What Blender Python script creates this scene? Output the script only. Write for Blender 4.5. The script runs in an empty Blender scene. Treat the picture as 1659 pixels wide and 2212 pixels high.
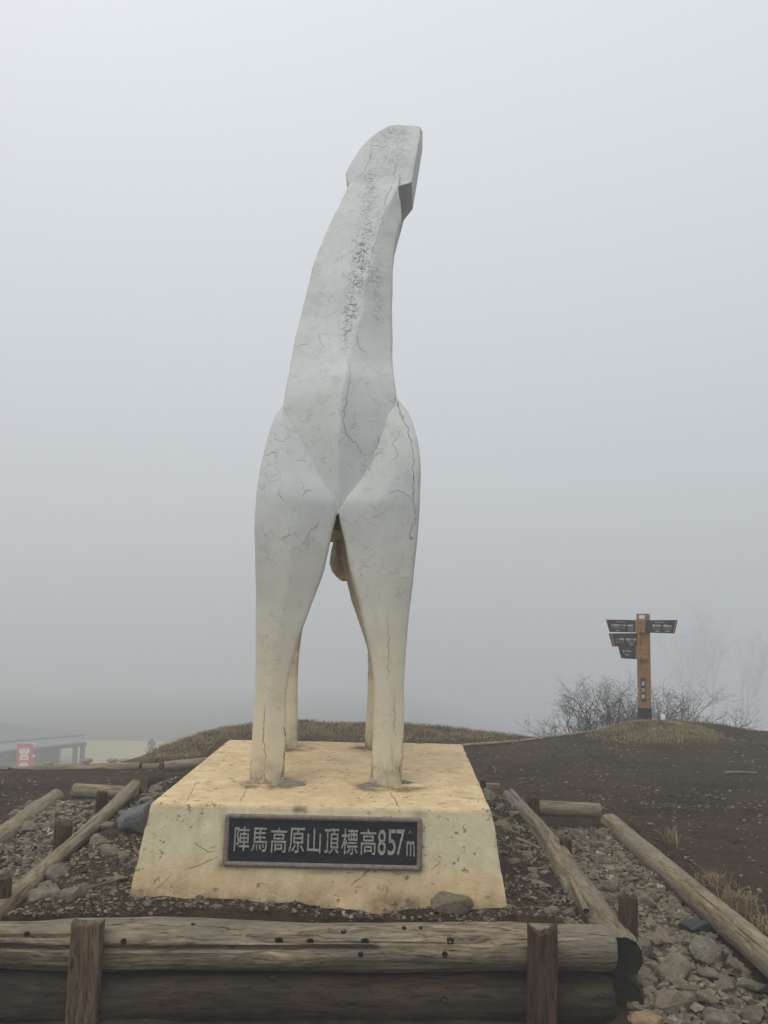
import bpy, bmesh, math, random
import numpy as np
from mathutils import Vector, Matrix, noise
from mathutils.bvhtree import BVHTree

random.seed(7)
RNG = np.random.default_rng(11)
SC = bpy.context.scene
COL = SC.collection
R = math.radians

# ------------------------------------------------------------------ camera
F, CX, CY = 1839.0, 829.5, 1106.0        # focal length and centre, in units of a 1659 x 2212 frame
CAM_Z, PITCH, ROLL = 1.42, R(5.87), R(0.9)
cam_d = bpy.data.cameras.new('camera')
cam_d.sensor_fit = 'VERTICAL'
cam_d.sensor_height = 24.0
cam_d.lens = 24.0 * F / 2212.0
cam_d.clip_start = 0.05
cam_d.clip_end = 2000
cam = bpy.data.objects.new('camera', cam_d)
COL.objects.link(cam)
CAM_M = (Matrix.Translation((0, 0, CAM_Z)) @ Matrix.Rotation(R(90) + PITCH, 4, 'X') @ Matrix.Rotation(ROLL, 4, 'Z'))
cam.matrix_world = CAM_M
SC.camera = cam
CAM_R = CAM_M.to_3x3()
CAM_O = Vector((0, 0, CAM_Z))


def ray(px, py):
    return (CAM_R @ Vector(((px - CX) / F, -(py - CY) / F, -1.0))).normalized()


def at(px, py, D):                       # the point at distance D ahead
    d = ray(px, py)
    return CAM_O + d * (D / d.y)


def atx(px, py, X):                      # the point at sideways position X
    d = ray(px, py)
    return CAM_O + d * (X / d.x)


def atz(px, py, z):                      # the point at height z
    d = ray(px, py)
    return CAM_O + d * ((z - CAM_Z) / d.z)


# ------------------------------------------------------------------ sky, sun, exposure
world = bpy.data.worlds.new('World')
SC.world = world
world.use_nodes = True
wn, wl = world.node_tree.nodes, world.node_tree.links
wn.clear()
w_out = wn.new('ShaderNodeOutputWorld')
w_sky = wn.new('ShaderNodeTexSky')
w_sky.sky_type = 'NISHITA'
w_sky.sun_disc = False
w_sky.sun_elevation = R(55)
w_sky.sun_rotation = R(-35)
w_sky.dust_density = 6.0
w_sky.altitude = 850
w_hs = wn.new('ShaderNodeHueSaturation')
w_hs.inputs['Saturation'].default_value = 0.35
wl.new(w_sky.outputs[0], w_hs.inputs['Color'])
w_b1 = wn.new('ShaderNodeBackground')
w_b1.inputs[1].default_value = 0.012
wl.new(w_hs.outputs[0], w_b1.inputs[0])
# overcast cloud deck: brighter overhead than at the horizon, as a cloud layer is
w_tc = wn.new('ShaderNodeTexCoord')
w_sep = wn.new('ShaderNodeSeparateXYZ')
wl.new(w_tc.outputs['Generated'], w_sep.inputs[0])
w_mr = wn.new('ShaderNodeMapRange')
w_mr.inputs['From Min'].default_value = 0.0
w_mr.inputs['From Max'].default_value = 1.0
w_mr.inputs['To Min'].default_value = 0.52
w_mr.inputs['To Max'].default_value = 0.95
wl.new(w_sep.outputs['Z'], w_mr.inputs['Value'])
w_b2 = wn.new('ShaderNodeBackground')
w_b2.inputs[0].default_value = (0.905, 0.955, 1.0, 1)
wl.new(w_mr.outputs[0], w_b2.inputs[1])
w_add = wn.new('ShaderNodeAddShader')
wl.new(w_b1.outputs[0], w_add.inputs[0])
wl.new(w_b2.outputs[0], w_add.inputs[1])
wl.new(w_add.outputs[0], w_out.inputs['Surface'])

sun_d = bpy.data.lights.new('sun', 'SUN')
sun_d.energy = 1.15
sun_d.angle = R(50)
sun_d.color = (1.0, 0.97, 0.92)
sun = bpy.data.objects.new('sun', sun_d)
COL.objects.link(sun)
sun.rotation_euler = (R(35), 0, R(-35))

SC.view_settings.view_transform = 'Standard'
SC.view_settings.look = 'None'
SC.view_settings.exposure = 0.0
SC.view_settings.gamma = 1.0
SC.view_settings.use_curve_mapping = False
SC.render.engine = 'CYCLES'
SC.cycles.use_denoising = True
SC.cycles.max_bounces = 6
SC.cycles.diffuse_bounces = 3
SC.cycles.volume_bounces = 3
SC.cycles.transparent_max_bounces = 6

# ------------------------------------------------------------------ helpers
def tag(o, label=None, cat=None, group=None, kind=None):
    if label: o['label'] = label
    if cat: o['category'] = cat
    if group: o['group'] = group
    if kind: o['kind'] = kind
    return o


def empty(name, loc, label=None, cat=None, group=None):
    o = bpy.data.objects.new(name, None)
    o.empty_display_size = 0.1
    COL.objects.link(o)
    o.matrix_world = Matrix.Translation(loc)
    return tag(o, label, cat, group)


def link(name, me, parent=None, world_m=None):
    """Links a mesh given in world coordinates (or under world_m) and parents it keeping its place."""
    o = bpy.data.objects.new(name, me)
    COL.objects.link(o)
    wm = world_m if world_m is not None else Matrix.Identity(4)
    if parent is not None:
        o.parent = parent
        o.matrix_parent_inverse = WM[parent.name].inverted() if parent.name in WM else parent.matrix_basis.inverted()
    o.matrix_basis = wm
    WM[o.name] = wm
    return o


WM = {}


def mesh(name, v, f, mat=None, smooth=True, sharp=None):
    me = bpy.data.meshes.new(name)
    me.from_pydata([tuple(p) for p in v], [], [tuple(q) for q in f])
    if mat:
        for m in (mat if isinstance(mat, (list, tuple)) else [mat]):
            me.materials.append(m)
    me.update()
    if smooth:
        me.shade_smooth() if sharp is None else None
        if sharp is not None:
            me.shade_smooth()
            me.set_sharp_from_angle(angle=R(sharp))
    return me


def np_mesh(name, V, Fq, mat=None, smooth=True):
    """Fast mesh from numpy arrays, all faces with the same corner count."""
    me = bpy.data.meshes.new(name)
    n, k = Fq.shape
    me.vertices.add(len(V)); me.loops.add(n * k); me.polygons.add(n)
    me.vertices.foreach_set('co', np.asarray(V, np.float32).ravel())
    me.loops.foreach_set('vertex_index', np.asarray(Fq, np.int32).ravel())
    me.polygons.foreach_set('loop_start', np.arange(0, n * k, k, dtype=np.int32))
    me.polygons.foreach_set('loop_total', np.full(n, k, dtype=np.int32))
    me.polygons.foreach_set('use_smooth', np.full(n, smooth, dtype=bool))
    if mat:
        for m in (mat if isinstance(mat, (list, tuple)) else [mat]):
            me.materials.append(m)
    me.update(calc_edges=True)
    return me


def attr(me, name, vals):
    a = me.attributes.new(name, 'FLOAT', 'POINT')
    a.data.foreach_set('value', np.asarray(vals, np.float32))


def hash2(ix, iy, s):
    h = (ix.astype(np.int64) * 374761393 + iy.astype(np.int64) * 668265263 + s * 1442695041) & 0x7fffffff
    h = ((h ^ (h >> 13)) * 1274126177) & 0x7fffffff
    return ((h ^ (h >> 16)) & 0xffff) / 65535.0


def vnoise(x, y, s=0):
    x = np.asarray(x, float); y = np.asarray(y, float)
    ix, iy = np.floor(x), np.floor(y)
    fx, fy = x - ix, y - iy
    fx = fx * fx * (3 - 2 * fx); fy = fy * fy * (3 - 2 * fy)
    a, b = hash2(ix, iy, s), hash2(ix + 1, iy, s)
    c, d = hash2(ix, iy + 1, s), hash2(ix + 1, iy + 1, s)
    return (a * (1 - fx) + b * fx) * (1 - fy) + (c * (1 - fx) + d * fx) * fy - 0.5


def fbm(x, y, s=0, o=4):
    t, a, f = 0, 1.0, 1.0
    for i in range(o):
        t = t + a * vnoise(x * f, y * f, s + i * 17); a *= 0.5; f *= 2.03
    return t


def sst(a, b, t):
    t = np.clip((np.asarray(t, float) - a) / (b - a), 0, 1)
    return t * t * (3 - 2 * t)


def itp(tab, t):                         # smooth table lookup
    xs = [p[0] for p in tab]; ys = [p[1] for p in tab]
    return float(np.interp(t, xs, ys))


def smooth_tab(tab, n=80):
    """Resample a (t, v) table with a monotone-ish cubic so outlines have no kinks."""
    xs = np.array([p[0] for p in tab], float); ys = np.array([p[1] for p in tab], float)
    d = np.diff(ys) / np.diff(xs)
    m = np.zeros(len(xs)); m[0] = d[0]; m[-1] = d[-1]
    for i in range(1, len(xs) - 1):
        m[i] = 0 if d[i - 1] * d[i] <= 0 else 2 * d[i - 1] * d[i] / (d[i - 1] + d[i])
    def fn(t):
        t = min(max(t, xs[0]), xs[-1])
        i = min(max(int(np.searchsorted(xs, t) - 1), 0), len(xs) - 2)
        h = xs[i + 1] - xs[i]; s = (t - xs[i]) / h
        return float((2 * s**3 - 3 * s**2 + 1) * ys[i] + (s**3 - 2 * s**2 + s) * h * m[i]
                     + (-2 * s**3 + 3 * s**2) * ys[i + 1] + (s**3 - s**2) * h * m[i + 1])
    return fn


def loft(rings, caps=True, closed=True):
    v, f = [], []
    k = len(rings[0])
    for r in rings: v += [tuple(p) for p in r]
    for i in range(len(rings) - 1):
        for j in range(k if closed else k - 1):
            a, b = i * k + j, i * k + (j + 1) % k
            f.append((a, b, b + k, a + k))
    if caps:
        f.append(tuple(range(k - 1, -1, -1)))
        f.append(tuple(range((len(rings) - 1) * k, len(rings) * k)))
    return v, f


def fix_normals(me):
    bm = bmesh.new(); bm.from_mesh(me)
    bmesh.ops.recalc_face_normals(bm, faces=bm.faces)
    bm.to_mesh(me); bm.free()


# ------------------------------------------------------------------ materials
class Mat:
    def __init__(s, name, rough=0.85, spec=0.25):
        s.m = bpy.data.materials.new(name); s.m.use_nodes = True
        s.n, s.l = s.m.node_tree.nodes, s.m.node_tree.links
        s.b = s.n['Principled BSDF']
        s.b.inputs['Roughness'].default_value = rough
        s.b.inputs['Specular IOR Level'].default_value = spec
        s.tc = s.n.new('ShaderNodeTexCoord')
        s.src = s.tc.outputs['Object']

    def node(s, t, **kw):
        n = s.n.new(t)
        for k, v in kw.items(): setattr(n, k, v)
        return n

    def put(s, sock, v):
        if hasattr(v, 'links') or hasattr(v, 'is_linked'): s.l.new(v, sock)
        elif isinstance(v, tuple) and len(v) == 3 and sock.type == 'RGBA': sock.default_value = (*v, 1)
        else: sock.default_value = v

    def map(s, scale=(1, 1, 1), src=None):
        n = s.node('ShaderNodeMapping'); n.inputs['Scale'].default_value = scale
        s.l.new(src or s.src, n.inputs[0]); return n.outputs[0]

    def noise(s, scale, detail=4, rough=0.6, vec=None, dist=0.0):
        n = s.node('ShaderNodeTexNoise'); s.l.new(vec or s.src, n.inputs['Vector'])
        n.inputs['Scale'].default_value = scale; n.inputs['Detail'].default_value = detail
        n.inputs['Roughness'].default_value = rough; n.inputs['Distortion'].default_value = dist
        return n.outputs['Fac']

    def voro(s, scale, feature='F1', vec=None, out='Distance', rnd=1.0):
        n = s.node('ShaderNodeTexVoronoi', feature=feature); s.l.new(vec or s.src, n.inputs['Vector'])
        n.inputs['Scale'].default_value = scale; n.inputs['Randomness'].default_value = rnd
        return n.outputs[out]

    def warp(s, amt, scale, vec=None):
        nz = s.node('ShaderNodeTexNoise'); s.l.new(vec or s.src, nz.inputs['Vector'])
        nz.inputs['Scale'].default_value = scale; nz.inputs['Detail'].default_value = 3
        sub = s.node('ShaderNodeVectorMath', operation='SUBTRACT'); s.l.new(nz.outputs['Color'], sub.inputs[0]); sub.inputs[1].default_value = (.5, .5, .5)
        sc = s.node('ShaderNodeVectorMath', operation='SCALE'); s.l.new(sub.outputs[0], sc.inputs[0]); sc.inputs['Scale'].default_value = amt
        ad = s.node('ShaderNodeVectorMath', operation='ADD'); s.l.new(vec or s.src, ad.inputs[0]); s.l.new(sc.outputs[0], ad.inputs[1])
        return ad.outputs[0]

    def ramp(s, fac, stops):
        n = s.node('ShaderNodeValToRGB'); cr = n.color_ramp
        while len(cr.elements) < len(stops): cr.elements.new(0.5)
        for e, (p, c) in zip(cr.elements, stops):
            e.position = p; e.color = (c, c, c, 1) if not isinstance(c, tuple) else (*c, 1)
        s.l.new(fac, n.inputs[0]); return n.outputs['Color']

    def mr(s, v, a, b, c=0.0, d=1.0, smooth=False):
        n = s.node('ShaderNodeMapRange'); s.l.new(v, n.inputs['Value'])
        if smooth: n.interpolation_type = 'SMOOTHSTEP'
        for k, x in zip(('From Min', 'From Max', 'To Min', 'To Max'), (a, b, c, d)): n.inputs[k].default_value = x
        return n.outputs[0]

    def mix(s, fac, a, b, mode='MIX'):
        n = s.node('ShaderNodeMix', data_type='RGBA', blend_type=mode)
        s.put(n.inputs[0], fac); s.put(n.inputs[6], a); s.put(n.inputs[7], b)
        return n.outputs[2]

    def math(s, op, a, b=0.0):
        n = s.node('ShaderNodeMath', operation=op); s.put(n.inputs[0], a); s.put(n.inputs[1], b)
        return n.outputs[0]

    def attr(s, name):
        n = s.node('ShaderNodeAttribute', attribute_name=name); return n.outputs['Fac']

    def objrand(s):
        return s.node('ShaderNodeObjectInfo').outputs['Random']

    def xyz(s, src=None):
        n = s.node('ShaderNodeSeparateXYZ'); s.l.new(src or s.src, n.inputs[0]); return n.outputs

    def bump(s, h, strength=0.3, dist=0.01):
        n = s.node('ShaderNodeBump'); s.l.new(h, n.inputs['Height'])
        n.inputs['Strength'].default_value = strength; n.inputs['Distance'].default_value = dist
        if s.b.inputs['Normal'].is_linked:
            s.l.new(s.b.inputs['Normal'].links[0].from_socket, n.inputs['Normal'])
        s.l.new(n.outputs[0], s.b.inputs['Normal'])

    def col(s, c): s.put(s.b.inputs['Base Color'], c); return s.m


def simple(name, c, rough=0.8, var=0.15, scale=20, bump=0.0):
    m = Mat(name, rough)
    n = m.noise(scale, 5)
    m.col(m.mix(m.mr(n, .3, .7), tuple(x * (1 - var) for x in c), tuple(min(1, x * (1 + var)) for x in c)))
    if bump: m.bump(n, bump, 0.005)
    return m.m


def mat_paint():
    """Old white masonry paint: hairline crazing, peeling flakes, black lichen specks, cream dirt and painted plinth bounce low down."""
    m = Mat('weathered_white_paint', 0.62, 0.3)
    big = m.noise(1.6, 4); mid = m.noise(9, 5); fine = m.noise(70, 4)
    base = m.mix(m.mr(big, .35, .65), (.50, .51, .485), (.60, .61, .585))
    base = m.mix(m.mr(mid, .45, .75, 0, .35), base, (.44, .445, .42))
    # crazing
    w = m.warp(.10, 6); w2 = m.warp(.05, 22, w)
    cr = m.voro(5.0, 'DISTANCE_TO_EDGE', w2)
    gate = m.mr(m.noise(2.6, 3), .45, .55)
    gate2 = m.mr(m.noise(7.0, 2), .46, .56)
    line = m.math('MULTIPLY', m.math('MULTIPLY', m.mr(cr, .002, .009, 1, 0), gate), gate2)
    cr2 = m.voro(11.0, 'DISTANCE_TO_EDGE', w2)
    line2 = m.math('MULTIPLY', m.mr(cr2, .003, .013, 1, 0), m.math('MULTIPLY', m.mr(m.noise(3.7, 3), .48, .56), m.mr(m.noise(12, 2), .5, .58)))
    lines = m.math('MAXIMUM', line, line2)
    base = m.mix(m.math('MULTIPLY', lines, .30), base, (.20, .20, .18))
    # dirt and painted plinth bounce low down, brown tint in the arch
    gr = m.attr('grime_bounce')
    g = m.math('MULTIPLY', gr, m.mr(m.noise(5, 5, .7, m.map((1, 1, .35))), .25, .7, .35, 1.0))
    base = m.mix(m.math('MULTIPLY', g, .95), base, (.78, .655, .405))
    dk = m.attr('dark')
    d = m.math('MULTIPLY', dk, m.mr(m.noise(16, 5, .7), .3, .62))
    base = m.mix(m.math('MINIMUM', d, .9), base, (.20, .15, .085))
    # lichen specks
    sp = m.attr('speck')
    s1 = m.noise(55, 3, .7); s2 = m.noise(21, 3, .6)
    s = m.math('MULTIPLY', m.mr(s1, .47, .55), m.mr(s2, .36, .52))
    s = m.math('MULTIPLY', s, sp)
    loose = m.math('MULTIPLY', m.mr(m.noise(80, 2, .5), .69, .73), m.mr(m.noise(3, 2), .45, .6))
    s = m.math('MAXIMUM', s, m.math('MULTIPLY', loose, .6))
    base = m.mix(m.math('MINIMUM', s, .92), base, (.075, .08, .075))
    m.col(base)
    h = m.math('SUBTRACT', m.math('MULTIPLY', mid, .6), lines)
    h = m.math('SUBTRACT', h, s)
    fl = m.noise(8.5, 6, .72, m.warp(.12, 14))
    flake = m.math('ADD', m.math('MULTIPLY', m.mr(fl, .585, .60), 1.0), m.math('MULTIPLY', m.mr(fl, .655, .665), .8))
    fl2 = m.mr(m.noise(17, 5, .7, m.warp(.06, 30)), .64, .652)
    m.bump(fine, .12, .004)
    m.bump(m.math('ADD', flake, fl2), .55, .0035)
    m.bump(h, .45, .005)
    return m.m


def mat_plinth():
    m = Mat('plinth_paint', 0.75, 0.25)
    big = m.noise(2.2, 4); mid = m.noise(8, 6, .7); fine = m.noise(60, 4)
    z = m.xyz()[2]
    och = m.mix(m.mr(mid, .35, .65), (.575, .41, .22), (.745, .57, .335))
    crm = m.mix(m.mr(mid, .3, .7), (.55, .49, .31), (.70, .635, .43))
    # ochre shows on the worn top and towards the foot of the faces, cream paint between
    e = m.math('ADD', z, m.math('MULTIPLY', m.math('SUBTRACT', big, .5), .22))
    foot = m.mr(e, .09, .25, 1, 0, True)
    top = m.attr('top')
    oc = m.math('MAXIMUM', foot, top)
    base = m.mix(oc, crm, och)
    streak = m.noise(14, 4, .7, m.map((1, 1, .12)))
    base = m.mix(m.math('MULTIPLY', m.mr(streak, .55, .75), .35), base, (.40, .27, .12))
    hs = m.noise(30, 4, .7, m.map((.5, 2.2, 1)))
    base = m.mix(m.math('MULTIPLY', m.mr(hs, .58, .66), m.math('MULTIPLY', top, .6)), base, (.34, .23, .12))
    spots = m.math('MAXIMUM', m.math('MULTIPLY', m.mr(m.noise(26, 3, .6), .62, .67), m.mr(m.noise(6, 2), .42, .52)), m.mr(m.noise(75, 2, .5), .735, .77))
    base = m.mix(m.math('MULTIPLY', spots, .75), base, (.20, .14, .07))
    w = m.warp(.12, 5)
    cr = m.math('MULTIPLY', m.mr(m.voro(2.3, 'DISTANCE_TO_EDGE', w), .001, .005, 1, 0), m.mr(m.noise(2.9, 2), .56, .62))
    base = m.mix(m.math('MULTIPLY', cr, .6), base, (.2, .14, .08))
    st = m.math('MULTIPLY', m.attr('stain'), m.mr(m.noise(18, 5, .7), .25, .52))
    base = m.mix(m.math('MINIMUM', st, .85), base, (.15, .105, .062))
    m.col(base)
    m.bump(fine, .2, .004)
    m.bump(m.noise(28, 6, .75), .5, .008)
    m.bump(m.math('SUBTRACT', mid, m.math('ADD', spots, cr)), .6, .008)
    return m.m


def mat_wood(name, light, dark, grey=None, rough=.85, bump=.6, freq=1.0):
    m = Mat(name, rough, .2)
    r = m.objrand()
    off = m.node('ShaderNodeVectorMath', operation='ADD')
    comb = m.node('ShaderNodeCombineXYZ')
    for i in range(3): m.l.new(m.math('MULTIPLY', r, 37.0 + 11 * i), comb.inputs[i])
    m.l.new(m.src, off.inputs[0]); m.l.new(comb.outputs[0], off.inputs[1])
    src = off.outputs[0]
    st = m.map((1.9, 12, 12), src)
    g1 = m.noise(3.4 * freq, 8, .72, st, .9)
    g2 = m.noise(7.0 * freq, 5, .7, m.map((1.3, 13, 13), src), .8)
    pat = m.noise(3.2, 4, .6, m.map((.5, 1.6, 1.6), src))
    c = m.mix(m.mr(g1, .36, .62), dark, light)
    if grey: c = m.mix(m.mr(pat, .38, .62), c, m.mix(m.mr(g1, .3, .7), tuple(x * .55 for x in grey), grey))
    chk = m.mr(g2, .585, .63)
    c = m.mix(m.math('MULTIPLY', chk, .7), c, tuple(x * .3 for x in dark))
    c = m.mix(m.math('MULTIPLY', m.mr(m.noise(2.1, 3, .6, src), .5, .7), .45), c, tuple(x * .8 for x in dark))
    m.col(c)
    m.bump(m.noise(45, 4, .7, m.map((.25, 1, 1), src)), .35, .006)
    m.bump(m.math('SUBTRACT', g1, m.math('MULTIPLY', chk, .8)), bump, .014)
    return m.m


def mat_stone(name='rubble_stone'):
    m = Mat(name, .85, .25)
    r = m.objrand()
    off = m.node('ShaderNodeVectorMath', operation='ADD')
    comb = m.node('ShaderNodeCombineXYZ')
    for i in range(3): m.l.new(m.math('MULTIPLY', r, 51.0 + 7 * i), comb.inputs[i])
    m.l.new(m.src, off.inputs[0]); m.l.new(comb.outputs[0], off.inputs[1])
    src = off.outputs[0]
    c = m.ramp(r, [(0, (.12, .125, .10)), (.18, (.20, .175, .125)), (.38, (.27, .22, .145)), (.55, (.20, .19, .155)),
                   (.72, (.31, .25, .165)), (.86, (.09, .098, .095)), (1, (.34, .245, .135))])
    n = m.noise(3.0, 6, .7, src); n2 = m.noise(14, 4, .7, src)
    c = m.mix(m.mr(n, .3, .62), c, m.mix(.6, c, (.44, .38, .28)))
    c = m.mix(m.math('MULTIPLY', m.mr(n2, .55, .7), .5), c, (.05, .043, .033))
    geo = m.node('ShaderNodeNewGeometry')
    soil = m.mr(m.noise(1.7, 4, .7, src), .46, .60)
    c = m.mix(m.math('MULTIPLY', soil, .4), c, (.075, .052, .032))
    m.col(c)
    m.bump(m.math('ADD', n, m.math('MULTIPLY', n2, .5)), .8, .06)
    return m.m


def mat_rock(name, c1, c2):
    m = Mat(name, .85, .25)
    n = m.noise(9, 6, .7); n2 = m.noise(45, 4, .7)
    c = m.mix(m.mr(n, .35, .65), c1, c2)
    c = m.mix(m.math('MULTIPLY', m.mr(n2, .55, .7), .4), c, tuple(x * .35 for x in c1))
    m.col(c)
    m.bump(m.math('ADD', n, m.math('MULTIPLY', n2, .4)), .6, .012)
    return m.m


def mat_ground():
    m = Mat('summit_dirt', .95, .12)
    n = m.noise(1.4, 5, .6); n2 = m.noise(11, 6, .7); n3 = m.noise(60, 4, .7)
    c = m.mix(m.mr(n, .38, .62), (.023, .0150, .0086), (.048, .0325, .0195))
    c = m.mix(m.mr(n2, .4, .7), c, (.056, .038, .0220))
    chips = m.math('MULTIPLY', m.mr(n3, .60, .68), m.mr(n2, .42, .6))
    c = m.mix(m.math('MULTIPLY', chips, .6), c, (.11, .09, .065))
    moss = m.math('MULTIPLY', m.mr(m.noise(.9, 3), .56, .66), m.mr(m.noise(23, 3), .4, .6))
    c = m.mix(m.math('MULTIPLY', moss, .25), c, (.03, .036, .02))
    g = m.attr('grass')
    gc = m.mix(m.mr(m.noise(7, 5, .7), .35, .65), (.095, .072, .038), (.19, .15, .08))
    far = m.attr('field')
    c = m.mix(m.math('MINIMUM', m.math('MULTIPLY', g, m.mr(n2, .25, .5)), 1.0), c, gc)
    c = m.mix(far, c, m.mix(m.mr(m.noise(.16, 4), .35, .65), (.30, .25, .15), (.37, .31, .19)))
    m.col(c)
    m.bump(n2, .5, .03); m.bump(n3, .5, .008)
    return m.m


M = {
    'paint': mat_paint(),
    'plinth': mat_plinth(),
    'ground': mat_ground(),
    'stone': mat_stone(),
    'log': mat_wood('weathered_log', (.37, .29, .18), (.13, .095, .058), (.30, .26, .185)),
    'log_face': mat_wood('retaining_log', (.40, .315, .205), (.085, .060, .036), (.27, .235, .175)),
    'log_low': mat_wood('dark_log', (.082, .056, .034), (.026, .018, .011), (.058, .045, .031)),  # darker brown wood for the lower and back logs
    'stake': mat_wood('dark_stake', (.115, .070, .044), (.034, .021, .013)),
    'stake_pale': mat_wood('pale_stake', (.20, .145, .088), (.055, .038, .023)),
    'endgrain': mat_wood('end_grain', (.035, .030, .019), (.015, .012, .008)),
    'hole': simple('dark_hole', (.010, .008, .006), 1.0),
    'crack': simple('crack_dark', (.13, .125, .11), 1.0),
    'crack_brown': simple('crack_brown', (.19, .14, .08), 1.0),
    'plaque': simple('plaque_black', (.012, .014, .015), .55, .35, 30, .25),
    'bronze': simple('plaque_bronze', (.19, .155, .125), .55, .35, 40, .3),
    'letter': simple('plaque_letter', (.29, .27, .24), .7, .5, 90, .5),
    'mortar': simple('grey_mortar', (.20, .178, .165), .85, .45, 35, .9),
    'signwood': mat_wood('sign_timber', (.40, .22, .085), (.24, .125, .048), None, .7, .2),
    'signdark': simple('sign_board', (.050, .036, .034), .6, .15, 30, .1),
    'white': simple('white_print', (.72, .72, .70), .7, .05),
    'postfoot': simple('post_foot', (.030, .028, .026), .8, .2),
    'red': simple('banner_red', (.52, .055, .075), .8, .08, 6),
    'roof': simple('roof_sheet', (.15, .155, .16), .7, .15, 3),
    'porch': simple('porch_sheet', (.17, .175, .175), .7, .1, 3),
    'wall_d': simple('tavern_wall', (.085, .085, .082), .9, .2, 3),
    'wall_p': simple('pale_wall', (.16, .15, .12), .9, .15, 3),
    'beam': simple('porch_timber', (.045, .038, .032), .9, .2, 6),
    'bark': simple('twig_bark', (.11, .09, .086), .9, .3, 12),
    'bark2': simple('far_bark', (.10, .10, .10), .9, .2, 3),
    'leaf': simple('dry_leaf', (.10, .075, .058), .8, .4, 9),
    'straw': simple('dry_grass', (.27, .205, .11), .9, .4, 5),
    'hump': simple('brown_grass', (.185, .135, .072), .9, .55, 3),
    'turf': simple('short_turf', (.25, .205, .105), .9, .4, 4),
    'jacket': simple('dark_jacket', (.03, .035, .045), .9, .2),
    'trouser': simple('trousers', (.045, .04, .038), .9, .2),
    'skin': simple('skin', (.35, .22, .16), .6, .05),
}

# ------------------------------------------------------------------ terrain
BX0, BX1, BY0, BY1 = -1.83, 1.00, 3.90, 6.76       # the raised bed inside the rails


def terrain(x, y):
    x = np.asarray(x, float); y = np.asarray(y, float)
    front = [(-300, -14), (-12, -.5), (3.3, -.42), (3.6, -.38), (4.2, -.23), (6.3, -.18)]
    L = front + [(8.5, -.275), (8.9, -.34), (9.6, -.85), (11, -1.3), (13, -1.75), (20, -2.8), (26, -4.05), (31, -5.9), (45, -8.9), (52, -10.0), (60, -10.5), (66, -10.65), (74, -10.7), (92, -15), (300, -32), (600, -60)]
    Rr = front + [(9, -.30), (10.8, -.385), (12.3, -.47), (12.8, -.55), (13.4, -.80), (14.2, -1.15), (16, -2.0), (20, -3.8), (31, -8), (65, -16), (300, -33), (600, -61)]
    zl = np.interp(y, [p[0] for p in L], [p[1] for p in L])
    zr = np.interp(y, [p[0] for p in Rr], [p[1] for p in Rr])
    s = sst(-4.1, -2.3, x + .25 * vnoise(y * .8, x * .2, 5))
    z = zl * (1 - s) + zr * s
    # falls away on both sides
    z = z - 0.22 * np.clip(x - 9.5, 0, 60) * sst(0, 8, y + 5)
    z = z - 0.10 * np.clip(-9 - x, 0, 30) * (1 - sst(9, 16, y))
    # grassy hump behind the statue, sign mound, bank to the right
    z = z + .17 * np.exp(-np.abs((x + .35) / 1.75) ** 3.2) * np.exp(-((y - 13.0) / .95) ** 2)
    z = z + .19 * np.exp(-np.abs((x - 3.84) / .74) ** 2.4) * np.exp(-np.abs((y - 12.4) / .85) ** 2.2)
    z = z + (.30 * np.exp(-((x - 4.85) / .8) ** 2) + .19 * np.exp(-((x - 6.9) / 1.3) ** 2)) * np.exp(-((y - 13.15) / .5) ** 2)
    n1 = fbm(x * .5, y * .5, 3, 3) * .05
    n2 = fbm(x * 2.6, y * 2.6, 9, 4) * .040 + .016 * np.minimum(0, fbm(x * 1.1, y * 2.2, 57, 3))
    near = sst(60, 14, np.abs(y) + np.abs(x) * .5)
    z = z + n1 + n2 * near
    # rubble strips beside the bed
    xo = np.interp(y, [3.4, 6.4], [1.80, 1.66])
    ring = sst(.95, 1.05, x) * sst(.03, -.05, x - xo) * sst(2.9, 3.3, y) * sst(6.42, 6.25, y)
    zring = np.interp(y, [2.5, 3.3, 3.7, 4.5, 6.3], [-.47, -.39, -.33, -.26, -.20]) + fbm(x * 3, y * 3, 21, 3) * .05
    z = z * (1 - ring) + zring * ring
    ringl = sst(-2.75, -2.6, x) * sst(-1.80, -1.92, x) * sst(3.2, 3.6, y) * sst(6.8, 6.6, y)
    zl2 = np.interp(y, [3.3, 4.5, 6.6], [-.30, -.20, -.15]) + fbm(x * 3, y * 3, 31, 3) * .05
    z = z * (1 - ringl) + zl2 * ringl
    # the bed itself
    bed = sst(BX0 - .05, BX0 + .05, x) * sst(BX1 + .05, BX1 - .05, x) * sst(BY0 - .04, BY0 + .03, y) * sst(BY1 + .06, BY1 - .06, y)
    edge_ = np.minimum(x - BX0, BX1 - x)
    zb = .020 - .075 * sst(.26, .02, edge_) + fbm(x * 2.4, y * 2.4, 41, 4) * .05 + fbm(x * 11, y * 11, 43, 2) * .012
    z = z * (1 - bed) + zb * bed
    return z


def tz(x, y): return float(terrain(np.array([x]), np.array([y]))[0])


def axis(lo, a, b, hi, step, grow=1.12):
    c = list(np.arange(a, b + 1e-6, step))
    s, p, up = step, b, []
    while p < hi:
        s *= grow; p += s; up.append(min(p, hi))
    s, p, dn = step, a, []
    while p > lo:
        s *= grow; p -= s; dn.append(max(p, lo))
    return np.array(dn[::-1] + c + up)


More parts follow.
